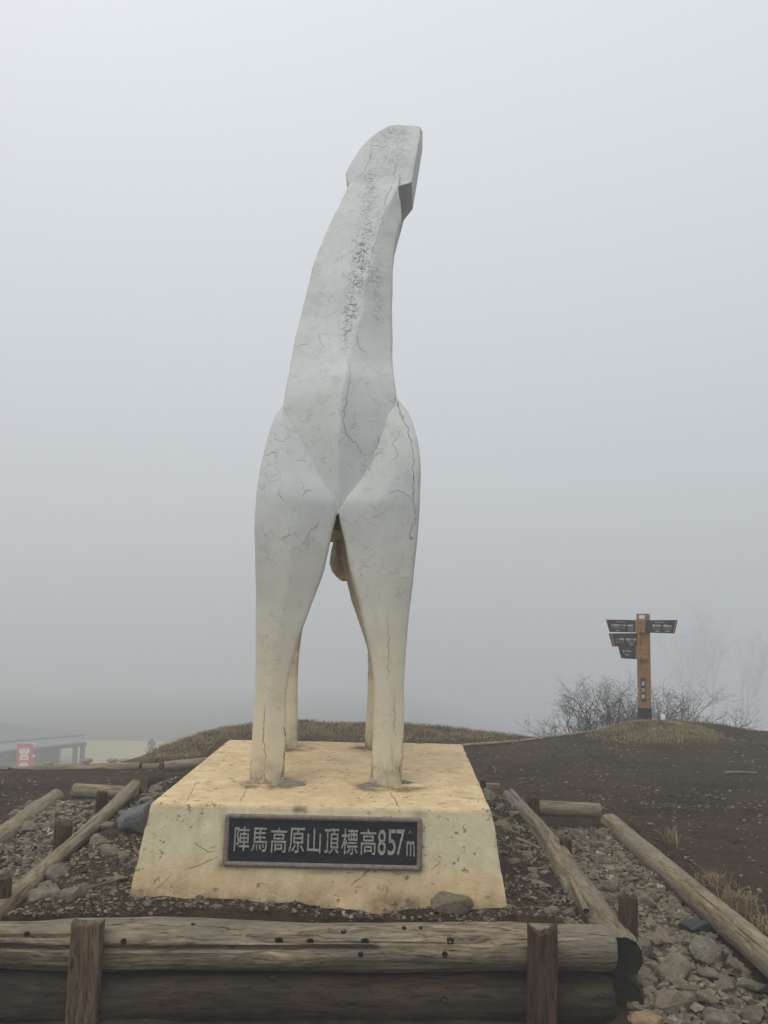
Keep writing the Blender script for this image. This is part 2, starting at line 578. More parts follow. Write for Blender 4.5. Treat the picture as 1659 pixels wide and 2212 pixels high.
gx = axis(-560, -4.6, 6.6, 560, .036)
gy = axis(-560, 3.0, 14.6, 570, .036)
GX, GY = np.meshgrid(gx, gy)
GZ = terrain(GX, GY)
V = np.stack([GX.ravel(), GY.ravel(), GZ.ravel()], 1)
nx, ny = len(gx), len(gy)
ii = (np.arange(ny - 1)[:, None] * nx + np.arange(nx - 1)[None, :]).ravel()
Fq = np.stack([ii, ii + 1, ii + 1 + nx, ii + nx], 1)
me = np_mesh('ground', V, Fq, M['ground'])


def grass_mask(x, y):
    h = np.exp(-np.abs((x + .5) / 2.35) ** 4) * np.exp(-np.abs((y - 13.0) / 1.25) ** 4)
    left = sst(-.295, -.27, x / np.maximum(y, 1)) * sst(-1.9, -2.3, x) * sst(9.2, 9.8, y) * sst(20, 14, y)
    mound = np.exp(-(((x - 3.80) / .85) ** 2 + ((y - 12.3) / .95) ** 2) ** 2)
    bank = np.exp(-((y - 13.45) / .3) ** 2) * sst(4.0, 4.6, x)
    return np.clip(h * 1.2 + left + mound * 1.1 + bank, 0, 1)


attr(me, 'grass', grass_mask(V[:, 0], V[:, 1]))
attr(me, 'field', sst(14, 22, V[:, 1]) * sst(-3.0, -5.0, V[:, 0]) * (1 - sst(74, 86, V[:, 1])))
ground = link('ground', me)
tag(ground, 'dark brown bare dirt of the summit around the plinth', 'ground', kind='structure')

# ------------------------------------------------------------------ the plinth
PZ = 0.448
def plinth_pts():
    tl, tr = atz(328, 1733, PZ), atz(1060, 1748, PZ)
    bl, br = atz(470, 1597, PZ), atz(968, 1606, PZ)
    return tl, tr, br, bl
tl, tr, br_, bl_ = plinth_pts()
yaw = math.atan2(tr.y - tl.y, tr.x - tl.x)
ax = Vector((math.cos(yaw), math.sin(yaw), 0)); ay = Vector((-math.sin(yaw), math.cos(yaw), 0))
PW = (tr - tl).length
PL = ((br_ - tr).length + (bl_ - tl).length) / 2
PO = (tl + tr) / 2; PO.z = 0                          # middle of the front top edge, at bed level
def P(u, v, z): return PO + ax * u + ay * v + Vector((0, 0, z))

plinth = empty('stone_plinth', P(0, PL / 2, 0), 'cream and ochre painted concrete plinth carrying the white horse statue', 'plinth')
def build_plinth():
    zb, ins = -.12, .074
    hw = PW / 2
    def prof(z):                                       # how far a face stands out at height z
        return ins * (PZ - z) / PZ
    nu, nv, nz = 90, 100, 36
    rb = .012
    verts, faces, top, stain = [], [], [], []
    idx = {}
    def add(p, t):
        verts.append(p); top.append(t); return len(verts) - 1
    def grid(fn, a, b, tfun):
        base = len(verts)
        for j in range(b + 1):
            for i in range(a + 1):
                p, t = fn(i / a, j / b)
                add(p, t)
        for j in range(b):
            for i in range(a):
                k = base + j * (a + 1) + i
                faces.append((k, k + 1, k + a + 2, k + a + 1))
    def wob(u, z): return .004 * noise.noise(Vector((u * 6, z * 6, 3.1))) + .006 * noise.noise(Vector((u * 1.7, z * 2, 9)))
    def rnd(v, lo, hi):                                # drop towards an edge
        e = min(v - lo, hi - v)
        return -.5 * rb * max(0, 1 - e / rb) ** 2
    def topf(s, t):
        u = -hw + PW * s; v = PL * t
        e_ = min(u + hw, hw - u, v, PL - v)
        chip = max(0, noise.noise(Vector((u * 9, v * 9, 7))) - .15) * .03 * max(0, 1 - e_ / .03)
        dz = rnd(u, -hw, hw) + rnd(v, 0, PL) - chip + .004 * noise.noise(Vector((u * 3, v * 3, 1)))
        return P(u, v, PZ + dz), 1.0
    grid(topf, nu, nv, None)
    def side(which):
        def fn(s, t):
            z = PZ - rb * .5 - (PZ - rb * .5 - zb) * t
            o = prof(z); w = wob(s * 2 + which * 5, z)
            o += w * min(1, t * 8)
            if which == 0: return P(-hw - o + (PW + 2 * o) * s, -o, z), max(0, 1 - t / .05) * .8
            if which == 1: return P(hw + o, -o + (PL + 2 * o) * s, z), max(0, 1 - t / .05) * .8
            if which == 2: return P(hw + o - (PW + 2 * o) * s, PL + o, z), 0
            return P(-hw - o, PL + o - (PL + 2 * o) * s, z), 0
        return fn
    for k in range(4): grid(side(k), 90, nz, None)
    me = mesh('plinth_block', verts, faces, M['plinth'])
    bm = bmesh.new(); bm.from_mesh(me)
    lay = bm.verts.layers.float.new('top')
    for v, t in zip(bm.verts, top): v[lay] = t
    bmesh.ops.remove_doubles(bm, verts=bm.verts, dist=.004)
    bmesh.ops.recalc_face_normals(bm, faces=bm.faces)
    bm.to_mesh(me); bm.free()
    return me
pm = build_plinth()

# ------------------------------------------------------------------ the statue
statue = empty('horse_statue', P(0, PL * .45, PZ), 'tall white painted horse statue seen from behind, neck stretched upward', 'statue')
SCALE_OUT_L = [(877, 611), (891, 599), (928, 583), (976, 568.5), (1029, 556.5), (1082, 550.7), (1144, 549), (1278, 550), (1427, 550.3), (1531, 547.3), (1591, 541.5), (1640, 538), (1700, 535)]
IN_L = [(877, 613), (883, 615), (949, 654.4), (1000, 680.8), (1050, 707.3), (1094, 727.5), (1108, 729), (1120, 726.5), (1165, 715.5), (1236.5, 699), (1296, 678.3), (1343.6, 660.4), (1382, 645.5), (1427, 633.6), (1471, 624.7), (1516, 619), (1576, 618.5), (1635, 617), (1700, 614)]
OUT_R = [(858, 856.8), (870, 868.7), (891, 884.5), (923, 895), (957, 903), (1015, 908.4), (1068, 907.8), (1110, 905.5), (1153, 902), (1248, 892.5), (1323, 885), (1382, 880.6), (1457, 876), (1516, 874), (1591, 873.5), (1650, 871.5), (1708, 869)]
IN_R = [(858, 855), (870, 853), (896, 837), (944, 821), (1000, 800), (1042, 773.5), (1092, 737), (1108, 731.5), (1120, 733), (1177, 746.7), (1225, 755.6), (1278, 770.5), (1352, 788.4), (1412, 800), (1457, 806), (1501, 808.6), (1560, 807), (1605, 804.7), (1650, 802), (1708, 798.5)]
RIDGE = [(355, 864), (380, 861), (405, 857), (455.7, 833), (519, 813), (569, 801), (628, 787), (664, 784), (716.5, 768), (777, 751), (817, 744.3), (896, 733.8), (949, 731), (1092, 730.6), (1110, 730.5)]
NECK_L = [(355, 775), (380, 761), (392, 755.6), (426, 740), (470, 718), (519, 696), (569, 678), (638, 661), (777, 628.5), (850, 616), (877, 611.5), (920, 606), (1000, 606), (1110, 612)]
NECK_R = [(355, 866), (380, 864), (405, 860), (440, 865.5), (466, 868), (493, 860.7), (539, 851.8), (588.6, 847.8), (678, 846.5), (764, 847), (806, 850), (843.5, 854), (857, 855.5), (900, 858), (1000, 856), (1110, 852)]
RD = [(355, 5.72), (380, 5.60), (393, 5.528), (405, 5.46), (456, 5.34), (519, 5.20), (569, 5.10), (628, 5.0), (664, 4.945), (716, 4.845), (777, 4.705), (817, 4.615), (896, 4.505), (949, 4.47), (1000, 4.453), (1050, 4.443), (1110, 4.437)]
KL = [(380, .0012), (456, .0013), (569, .00135), (664, .00135), (777, .0016), (896, .0018), (949, .00155), (1050, .0011), (1110, .0010)]
KR = [(380, .0026), (456, .0026), (569, .0024), (664, .0021), (777, .0021), (896, .0018), (949, .00155), (1050, .0011), (1110, .0010)]
at_world = at
def at(px, py, D): return at_world(px, py, D * 1.033)
fRidge, fNL, fNR, fRD = map(smooth_tab, (RIDGE, NECK_L, NECK_R, RD))
fOL, fIL, fOR, fIR = map(smooth_tab, (SCALE_OUT_L, IN_L, OUT_R, IN_R))


def rear_D(px, py):
    r = fRidge(py); d = px - r
    return fRD(py) + (itp(KL, py) * -d if d < 0 else itp(KR, py) * d)


def rounded(poly, r, seg=3):
    """Round the corners of a 3-D polygon."""
    out = []
    n = len(poly)
    for i in range(n):
        p, a, b = poly[i], poly[i - 1], poly[(i + 1) % n]
        da, db = (a - p), (b - p)
        la, lb = da.length, db.length
        q = min(r, la * .4, lb * .4)
        s, e = p + da * (q / max(la, 1e-6)), p + db * (q / max(lb, 1e-6))
        for k in range(seg + 1):
            t = k / seg
            out.append(s * (1 - t) ** 2 + p * (2 * t * (1 - t)) + e * t * t)
    return out


def interp_ring(poly, r, mids):
    """Round the corners, then put extra points along the long edges so shading has something to work on."""
    return rounded(poly, r)


STAT = []
def stat_part(name, rings, sharp=38, caps=True):
    v, f = loft(rings, caps)
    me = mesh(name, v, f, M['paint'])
    fix_normals(me)
    me.shade_smooth(); me.set_sharp_from_angle(angle=R(sharp))
    o = link(name, me, statue)
    STAT.append(o)
    return o


def zat(px, py, D): return at(px, py, D)

# torso and neck in one sweep
rings = []
for py in np.concatenate([np.linspace(357, 870, 70), np.linspace(880, 1110, 30)]):
    py = float(py)
    l, r, k = fNL(py), fNR(py), fRidge(py)
    a, b, c = at(l, py, rear_D(l, py)), at(k, py, fRD(py)), at(r, py, rear_D(r, py))
    Df = itp([(357, 6.0), (384, 5.98), (470, 5.88), (560, 5.80), (700, 5.74), (860, 5.74), (1000, 5.70), (1110, 5.6)], py)
    ins = itp([(384, .02), (560, .05), (860, .09), (1110, .10)], py)
    zz = b.z
    Df *= 1.033
    cf, af = Vector((c.x - ins, Df - .05, zz)), Vector((a.x + ins, Df - .05, zz))
    mf = Vector(((cf.x + af.x) / 2, Df + .05, zz))
    # a narrow chamfer turns the outer left edge
    a2 = Vector((a.x - .004, a.y + .10, a.z)); c2 = Vector((c.x + .002, c.y + .10, c.z))
    m1 = (a * .5 + b * .5); m2 = (b * .5 + c * .5)
    poly = [a2, a, m1, b, m2, c, c2, cf, mf, af]
    rings.append(rounded(poly, .016, 3))
torso = stat_part('torso', rings[::-1], 30)

# barrel of the body between the leg pairs
rings = []
for t in np.linspace(0, 1, 18):
    Y = 4.76 + 1.00 * t
    hw = .255 + .02 * math.sin(t * math.pi) - .05 * t
    zb = 1.80 - .03 * math.sin(t * math.pi)
    zt = 2.28
    cx = -.245
    pts = []
    for k in range(20):
        a = 2 * math.pi * k / 20
        ca, sa = math.cos(a), math.sin(a)
        ex = math.copysign(abs(ca) ** .6, ca) * hw; ez = math.copysign(abs(sa) ** .6, sa) * (zt - zb) / 2
        pts.append(Vector((cx + ex, Y, (zt + zb) / 2 + ez)))
    rings.append(pts)
stat_part('barrel', rings, 45)


def leg(side):
    fo, fi, y0 = (fOL, fIL, 877.5) if side < 0 else (fOR, fIR, 858.5)
    DO = [(858, 4.76), (877, 4.735), (910, 4.635), (950, 4.55), (1000, 4.48), (1050, 4.448), (1100, 4.434), (1200, 4.428), (1300, 4.430), (1500, 4.440), (1710, 4.45)]
    fDO = smooth_tab(DO)
    rings = []
    end = 1700 if side < 0 else 1709
    for py in np.concatenate([np.linspace(y0, 960, 18), np.linspace(970, 1130, 26), np.linspace(1140, end, 70)]):
        py = float(py)
        xo, xi = fo(py), fi(py)
        Do = fDO(py)
        if py < 1108:
            t = sst(1060, 1108, py)
            Di = float((rear_D(xi, py) - .016) * (1 - t) + Do * t)
        else: Di = Do
        o, i = at(xo, py, Do), at(xi, py, Di)
        mid = (o + i) / 2; mid.y -= .012 + .05 * abs(xi - xo) / 170.0 * .5
        th = itp([(858, .50), (900, .58), (1100, .58), (1250, .42), (1400, .28), (1500, .22), (1710, .20)], py)
        if side < 0:
            of = Vector((o.x + .035, o.y + th, o.z)); inf = Vector((i.x - .05 * th / .4 - .02, i.y + th, i.z))
        else:
            vis = itp([(858, .0), (1100, -.01), (1180, -.05), (1300, -.06), (1420, -.02), (1500, .0), (1710, .0)], py)
            of = Vector((o.x - .035, o.y + th, o.z)); inf = Vector((i.x + vis, i.y + th, i.z))
        if py < 1106:
            inf.x = i.x + (-.02 if side < 0 else .02)
        poly = [of, o, mid, i, inf] if side < 0 else [inf, i, mid, o, of]
        rings.append(rounded(poly, .022, 4))
    return stat_part('leg', rings, 40)


leg(-1); leg(1)


def fore_leg(side):
    """Front leg: a tapering slab that widens into the shoulder and runs into the chest."""
    IN = ([(1000, 735), (1090, 729), (1165, 713), (1236, 695), (1296, 674), (1343, 656), (1391, 648.5), (1442, 644.5), (1501, 642.6), (1626, 642.5)] if side < 0 else
          [(1000, 725), (1090, 732), (1177, 750), (1225, 759), (1278, 774), (1352, 792), (1412, 794), (1486, 792.5), (1560, 790), (1634, 787)])
    WD = [(1000, 30), (1060, 75), (1130, 104), (1236, 104), (1300, 90), (1391, 68), (1480, 58), (1634, 58)]
    fI, fW = smooth_tab(IN), smooth_tab(WD)
    rings = []
    for py in np.linspace(1002, 1624 if side < 0 else 1632, 46):
        py = float(py)
        D0 = itp([(1000, 5.50), (1200, 5.55), (1400, 5.65), (1640, 5.67)], py)
        th = itp([(1000, .30), (1200, .36), (1400, .24), (1640, .21)], py)
        i_, o_ = at_world(fI(py), py, D0), at_world(fI(py) + side * fW(py), py, D0)
        inf, of = i_ + Vector((side * .02, th, 0)), o_ + Vector((-side * .03, th, 0))
        poly = [inf, i_, o_, of] if side > 0 else [of, o_, i_, inf]
        rings.append(rounded(poly, .022, 3))
    return stat_part('leg', rings, 40)


fore_leg(-1); fore_leg(1)

# head: a broad faceted block wider than the neck
HB = [(752, 397), (746.5, 373), (759.5, 348.5), (777.4, 320.7), (797, 299), (817, 284), (838, 271.5), (857, 270), (886, 270.7), (908, 273.5), (906.5, 297), (889.5, 394), (857, 403), (806, 404)]
fHD = smooth_tab([(265, 6.02), (271, 5.99), (300, 5.84), (340, 5.68), (372, 5.575), (390, 5.53), (405, 5.50)])
def head_D(px, py): return fHD(py) + .0012 * max(0, 857 - px) + .0012 * max(0, px - 857) * 1.2
back = [at(x, y, head_D(x, y)) for x, y in HB]
cen = sum(back, Vector()) / len(back)
def ringy(dy, sx, sz, cx=None, cz=None, dz=0):
    c0 = Vector((cen.x if cx is None else cx, 0, cen.z if cz is None else cz))
    out = []
    for p in back:
        q = Vector((c0.x + (p.x - cen.x) * sx, 0, c0.z + (p.z - cen.z) * sz + dz))
        top_f = (p.z - back[0].z) / (back[7].z - back[0].z)
        q.y = p.y + dy * (1 - .45 * max(0, min(1, top_f)))
        out.append(q)
    return out
r0 = back
r1 = ringy(.42, 1.0, 1.0)
for k_, (x_, y_, d_) in {9: (913, 283, .20), 10: (912.7, 325, .34), 11: (891.8, 452, .40), 12: (868, 466, .43)}.items():
    r1[k_] = at(x_, y_, head_D(*HB[k_]) + d_)
r2 = ringy(.62, .80, .86, dz=-.05)
mz = [Vector((-.13 + (p.x - cen.x) * .42, 6.95 + (p.z - cen.z) * -.1, 4.06 + (p.z - cen.z) * .40)) for p in back]
mz2 = [Vector((-.13 + (p.x - cen.x) * .30, 7.03 + (p.z - cen.z) * -.1, 4.04 + (p.z - cen.z) * .28)) for p in back]
v, f = [], []
bm = bmesh.new()
allr = [[bm.verts.new(p) for p in r] for r in (r0, r1, r2, mz, mz2)]
for a, b in zip(allr[:-1], allr[1:]):
    for j in range(len(back)):
        k = (j + 1) % len(back)
        bm.faces.new((a[j], a[k], b[k], b[j]))
bf = bm.faces.new(allr[0][::-1]); bm.faces.new(allr[-1])
bmesh.ops.recalc_face_normals(bm, faces=bm.faces)
ed = [e for e in bm.edges if e.calc_face_angle(0) > R(25)]
bmesh.ops.bevel(bm, geom=ed, offset=.010, segments=3, affect='EDGES', profile=.6, clamp_overlap=True)
bmesh.ops.triangulate(bm, faces=bm.faces, ngon_method='BEAUTY')
bmesh.ops.subdivide_edges(bm, edges=[e for e in bm.edges if e.calc_length() > .09], cuts=2, use_grid_fill=True)
bmesh.ops.triangulate(bm, faces=bm.faces)
hm = bpy.data.meshes.new('head'); bm.to_mesh(hm); bm.free()
hm.materials.append(M['paint']); hm.shade_smooth(); hm.set_sharp_from_angle(angle=R(28))
head = link('head', hm, statue); STAT.append(head)

# the wedge hanging under the belly
rings = []
SW = [(1146, 723, 727), (1164, 717, 733), (1190, 711, 743), (1214, 708, 749), (1229, 713, 751), (1239, 721, 751), (1244.5, 729, 748)]
for py, x0, x1 in SW:
    a, b = at(x0, py, 4.92), at(x1 + 10, py, 4.92)
    c = (a + b) / 2
    hw = (b.x - a.x) / 2
    pts = []
    for k in range(16):
        an = 2 * math.pi * k / 16
        pts.append(Vector((c.x + hw * math.cos(an), c.y + .16 + .16 * math.sin(an) * (hw / .05 * .35 + .5), c.z + .03 * math.sin(an))))
    rings.append(pts)
stat_part('sheath', rings, 50)

# subtle hand-trowelled unevenness + wear and painted-bounce attributes
SPK = [(842, 300, 50, .35), (800, 400, 16, .7), (792, 450, 18, .5), (795, 500, 22, .6), (778, 545, 17, 1), (785, 575, 14, 1), (770, 610, 17, .9), (760, 660, 16, 1), (752, 700, 15, .9), (748, 740, 12, .6), (822, 470, 10, .5), (806, 530, 7, .6), (742, 880, 7, .6),
       (812, 600, 14, .5), (815, 660, 14, .4), (820, 960, 12, .35), (790, 1010, 10, .4)]
SPK3 = []


def proj(p):
    q = CAM_R.transposed() @ (p - CAM_O)
    return CX + F * q.x / -q.z, CY - F * q.y / -q.z


for o in STAT:
    me = o.data
    n = len(me.vertices)
    if o.name.startswith(('leg', 'torso')):
        for vtx in me.vertices:
            c = vtx.co
            d = noise.noise(c * 3.1) * .006 + noise.noise(c * 9.0 + Vector((5, 1, 2))) * .0022
            vtx.co = c + Vector(vtx.normal) * d
        me.update()
    bm = bmesh.new(); bm.from_mesh(me)
    longe = [e for e in bm.edges if e.calc_length() > .045]
    for _ in range(2):
        bmesh.ops.subdivide_edges(bm, edges=[e for e in bm.edges if e.calc_length() > .04], cuts=1, use_grid_fill=True)
    bmesh.ops.triangulate(bm, faces=[f_ for f_ in bm.faces if len(f_.verts) > 4])
    bm.to_mesh(me); bm.free()
    n = len(me.vertices)
    sp, gr, dk = np.zeros(n), np.zeros(n), np.zeros(n)
    for i, vtx in enumerate(me.vertices):
        c = vtx.co
        px, py = proj(c)
        s = 0
        for x, y, rad, w in SPK:                   # lichen colonies sit on the rain-washed upper face of the neck
            d2 = ((px - x) ** 2 + ((py - y) * .45) ** 2) / (rad * rad)
            s = max(s, w * math.exp(-d2))
        sp[i] = s if c.y < 6.4 else 0
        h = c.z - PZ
        gr[i] = min(1, 1.15 * max(0, 1 - h / 1.45) ** .95)  # cream towards the hooves: dirt plus painted light bounced off the plinth
        if o.name.startswith('leg') and -.62 < c.x < .03 and .9 < c.z < 1.95:      # inner faces turn browner and darker
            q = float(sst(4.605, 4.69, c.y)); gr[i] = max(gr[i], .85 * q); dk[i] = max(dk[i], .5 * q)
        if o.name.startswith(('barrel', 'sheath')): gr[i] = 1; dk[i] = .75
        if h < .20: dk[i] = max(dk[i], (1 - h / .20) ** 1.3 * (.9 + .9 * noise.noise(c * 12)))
    attr(me, 'speck', sp); attr(me, 'grime_bounce', gr); attr(me, 'dark', np.clip(dk, 0, 1))

# cracks opened in the plaster: ribbons laid on the surface
bvv, bvf = [], []
for o in STAT:
    b0 = len(bvv)
    bvv += [v_.co.copy() for v_ in o.data.vertices]
    bvf += [[b0 + k for k in p.vertices] for p in o.data.polygons]
BVH = BVHTree.FromPolygons(bvv, bvf)


def crack(pts, w, mat='crack', parent=statue, bvh=None, jag=1.5, name='crack'):
    bvh = bvh or BVH
    fine = []
    for (x0, y0), (x1, y1) in zip(pts[:-1], pts[1:]):
        n = max(2, int(math.hypot(x1 - x0, y1 - y0) / 5))
        for k in range(n):
            t = k / n
            fine.append((x0 + (x1 - x0) * t + random.uniform(-jag, jag), y0 + (y1 - y0) * t + random.uniform(-jag, jag)))
    fine.append(pts[-1])
    ps = []
    for x, y in fine:
        h, nrm, _, _ = bvh.ray_cast(CAM_O, ray(x, y))
        if h: ps.append((h, nrm))
    if len(ps) < 3: return
    v, f = [], []
    for i, (p, nr) in enumerate(ps):
        if nr.dot(CAM_O - p) < 0: nr = -nr
        a = ps[max(0, i - 1)][0]; b = ps[min(len(ps) - 1, i + 1)][0]
        t = (b - a).normalized(); sd = t.cross(nr).normalized()
        e = math.sin(math.pi * min(1, max(0.04, (i + .3) / len(ps)))) ** .5
        ww = w * e * random.uniform(.45, 1.25) * .5
        v += [p - sd * ww + nr * .0008, p + nr * .0016, p + sd * ww + nr * .0008]
    for i in range(len(ps) - 1):
        k = i * 3
        f += [(k, k + 1, k + 4, k + 3), (k + 1, k + 2, k + 5, k + 4)]
    return link(name, mesh(name, v, f, M[mat], False), parent)


for pts, w, mt in [
    ([(858, 872), (868, 900), (881, 930), (890, 960), (893, 990), (892, 1030), (894, 1075), (897, 1110), (899, 1135)], .006, 'crack'),
    ([(855, 862), (861, 882), (872, 905)], .008, 'crack'),
    ([(751, 780), (757, 800), (752, 830), (747, 870), (740, 905), (748, 935), (752, 945)], .004, 'crack'),
    ([(741, 912), (747, 938), (770, 960), (782, 980)], .004, 'crack'),
    ([(833, 456), (818, 500), (808, 535), (800, 570), (795, 600), (788, 630)], .004, 'crack'),
    ([(801, 311), (803, 330), (790, 362), (770, 390)], .003, 'crack'),
    ([(799, 313), (815, 314), (841, 319)], .004, 'crack'), ([(858, 352), (850, 372), (856, 388)], .004, 'crack'), ([(846, 398), (838, 420), (830, 445)], .004, 'crack'),
    ([(770, 716), (774, 735), (777, 752), (790, 760)], .003, 'crack'),
    ([(628, 752), (650, 746), (666, 743)], .003, 'crack'), ([(688, 722), (695, 740), (702, 750)], .003, 'crack'),
    ([(893, 1130), (886, 1150), (888, 1165), (896, 1162)], .005, 'crack'), ([(640, 995), (655, 992), (662, 1000)], .003, 'crack'),
    ([(820, 940), (815, 975), (803, 1000), (795, 1020)], .005, 'crack'), ([(865, 930), (850, 960), (860, 985), (845, 1000)], .003, 'crack'),
    ([(600, 1060), (604, 1072), (612, 1078)], .003, 'crack'), ([(655, 1068), (664, 1058), (670, 1062)], .003, 'crack'),
    ([(605, 1165), (640, 1150)], .003, 'crack_brown'), ([(690, 1130), (670, 1148), (660, 1165)], .0025, 'crack'),
    ([(572, 1660), (574, 1630), (568, 1600), (571, 1560), (574, 1520)], .006, 'crack_brown'),
    ([(614, 1640), (617, 1610), (614, 1585), (611, 1570)], .013, 'crack'), ([(606, 1690), (611, 1660), (614, 1640)], .010, 'crack_brown'),
    ([(556, 1690), (569, 1675), (576, 1690)], .006, 'crack_brown'),
    ([(836, 1330), (839, 1370), (838, 1410), (840, 1440), (838, 1470)], .004, 'crack_brown'),
    ([(851, 1500), (853, 1540), (851, 1575), (855, 1590)], .0035, 'crack_brown'), ([(848, 1610), (845, 1640), (850, 1670)], .003, 'crack_brown'),
    ([(871, 1590), (870, 1630), (864, 1665), (868, 1695)], .008, 'crack_brown'), ([(803, 1630), (801, 1660), (802, 1690)], .005, 'crack_brown'),
    ([(543, 1640), (541, 1670), (542, 1692)], .005, 'crack_brown'),
    ([(590, 945), (610, 955), (625, 945)], .0025, 'crack'), ([(573, 985), (590, 975), (600, 990)], .003, 'crack'),
    ([(840, 1065), (860, 1058), (880, 1070), (890, 1085)], .003, 'crack'),
]: crack(pts, w * .62, mt, jag=2.6)

at = at_world
# plinth wear: mortar and dark stains at the hooves
me = pm
stv = np.zeros(len(me.vertices))
hoof = [atz(585, 1691, PZ), atz(838, 1698, PZ), atz(634, 1617, PZ), atz(800, 1617, PZ)]
for i, vtx in enumerate(me.vertices):
    c = vtx.co
    s = 0
    if c.z > PZ - .02:
        for k, h in enumerate(hoof):
            d = math.hypot((c.x - h.x) / (.24 if k < 2 else .17), (c.y - h.y + .01) / (.17 if k < 2 else .13))
            s = max(s, min(1, 3.0 * max(0, 1 - d)) * max(0, min(1, .72 + 1.3 * noise.noise(c * 9) + .5 * noise.noise(c * 25))))
    px, py = proj(c)
    for x, y, rx, ry, w in [(640, 1748, 8, 9, 1), (655, 1749, 7, 9, .9), (480, 1870, 10, 10, .7), (905, 1875, 12, 10, .8), (690, 1884, 40, 5, .5), (905, 1760, 14, 12, .5), (330, 1905, 8, 8, .5), (345, 1910, 6, 6, .4), (905, 1800, 6, 60, .3), (484, 1800, 6, 60, .4)]:
        s = max(s, w * math.exp(-((px - x) / rx) ** 2 - ((py - y) / ry) ** 2) * 1.2)
    if c.z < .16:                                     # mud splashed up from the bed
        s = max(s, (1 - max(0, c.z) / .16) ** 1.5 * 1.3 * max(0, .45 + 1.1 * noise.noise(c * 7) + .5 * noise.noise(c * 19)))
    stv[i] = s
attr(me, 'stain', np.clip(stv, 0, 1))
blk = link('block', pm, plinth)
pv = [v_.co.copy() for v_ in pm.vertices]
BVHP = BVHTree.FromPolygons(pv, [list(p.vertices) for p in pm.polygons])
for pts, w in [([(532, 1703), (525, 1720), (518, 1737)], .004), ([(838, 1705), (852, 1725), (862, 1742), (863, 1755)], .005), ([(440, 1640), (460, 1630), (480, 1610), (500, 1606)], .0025),
               ([(400, 1735), (420, 1700), (424, 1690)], .0025), ([(395, 1880), (440, 1865), (470, 1850)], .003), ([(420, 1820), (450, 1840), (470, 1838)], .003), ([(930, 1880), (950, 1862), (935, 1850)], .0025)]:
    crack(pts, w, 'crack_brown', plinth, BVHP)


def blob(name, px, py, w, d, h, seed, parent):
    c = atz(px, py, PZ)
    v, f = [(c.x, c.y, PZ + h)], []
    n = 22
    rs = 5
    for r in range(1, rs + 1):
        for k in range(n):
            a = 2 * math.pi * k / n
            q = r / rs
            rr = q * (1 + .28 * noise.noise(Vector((math.cos(a) * 1.5, math.sin(a) * 1.5, seed))))
            v.append((c.x + math.cos(a) * w * rr, c.y + math.sin(a) * d * rr, PZ - .004 + h * (1 - q * q) + .004 * noise.noise(Vector((k * .9, r * .9, seed)))))
    for k in range(n): f.append((0, 1 + k, 1 + (k + 1) % n))
    for r in range(rs - 1):
        for k in range(n):
            a, b = 1 + r * n + k, 1 + r * n + (k + 1) % n
            f.append((a, a + n, b + n, b))
    return link(name, mesh(name, v, f, M['mortar']), parent)


blob('mortar_patch', 632, 1695, .085, .055, .022, 1, plinth)
blob('mortar_patch', 797, 1697, .055, .045, .018, 2, plinth)
blob('mortar_patch', 874, 1692, .060, .035, .018, 3, plinth)
blob('mortar_patch', 779, 1616, .045, .03, .012, 4, plinth)

# plaque on the sloping front face
c_tl, c_tr = (489, 1757), (910.5, 1768)
c_bl, c_br = (482.5, 1870), (910, 1879)
def on_face(px, py):
    h, n, _, _ = BVHP.ray_cast(CAM_O, ray(px, py)); return h
q = [on_face(*c) for c in (c_tl, c_tr, c_br, c_bl)]
pc = sum(q, Vector()) / 4
ux = ((q[1] - q[0]) + (q[2] - q[3])).normalized()
uz = ((q[0] - q[3]) + (q[1] - q[2])); uz = (uz - ux * uz.dot(ux)).normalized()
un = ux.cross(uz)
if un.y > 0: un = -un
PQW = ((q[1] - q[0]).length + (q[2] - q[3]).length) / 2
PQH = ((q[0] - q[3]).length + (q[1] - q[2]).length) / 2
PQ = Matrix((( ux.x, uz.x, un.x, pc.x), (ux.y, uz.y, un.y, pc.y), (ux.z, uz.z, un.z, pc.z), (0, 0, 0, 1)))


def box_v(x0, x1, y0, y1, z0, z1):
    v = [(x0, y0, z0), (x1, y0, z0), (x1, y1, z0), (x0, y1, z0), (x0, y0, z1), (x1, y0, z1), (x1, y1, z1), (x0, y1, z1)]
    f = [(0, 3, 2, 1), (4, 5, 6, 7), (0, 1, 5, 4), (1, 2, 6, 5), (2, 3, 7, 6), (3, 0, 4, 7)]
    return v, f


def box(name, x0, x1, y0, y1, z0, z1, mat, parent=None, m=None, bev=0.0, seg=2):
    v, f = box_v(x0, x1, y0, y1, z0, z1)
    me = mesh(name, v, f, mat, False)
    if bev:
        bm = bmesh.new(); bm.from_mesh(me)
        bmesh.ops.bevel(bm, geom=list(bm.edges), offset=bev, segments=seg, affect='EDGES', profile=.5)
        bm.to_mesh(me); bm.free()
    return link(name, me, parent, m)


def rrect(w, h, r, n=5):
    out = []
    for cx, cy, a0 in ((w / 2 - r, h / 2 - r, 0), (-w / 2 + r, h / 2 - r, 90), (-w / 2 + r, -h / 2 + r, 180), (w / 2 - r, -h / 2 + r, 270)):
        for k in range(n + 1):
            a = R(a0 + 90 * k / n); out.append((cx + r * math.cos(a), cy + r * math.sin(a)))
    return out


pa = rrect(PQW, PQH, .016); fr = .022
n = len(pa)
def ring2(ins, z): return [Vector((x, y, z)) for x, y in rrect(PQW - 2 * ins, PQH - 2 * ins, max(.004, .016 - ins * .5))]
v, f = loft([ring2(-.002, -.02), ring2(-.002, .018), ring2(.004, .024), ring2(.016, .023), ring2(.021, .012)], caps=False)
me = mesh('plaque_frame', v, f, M['bronze'])
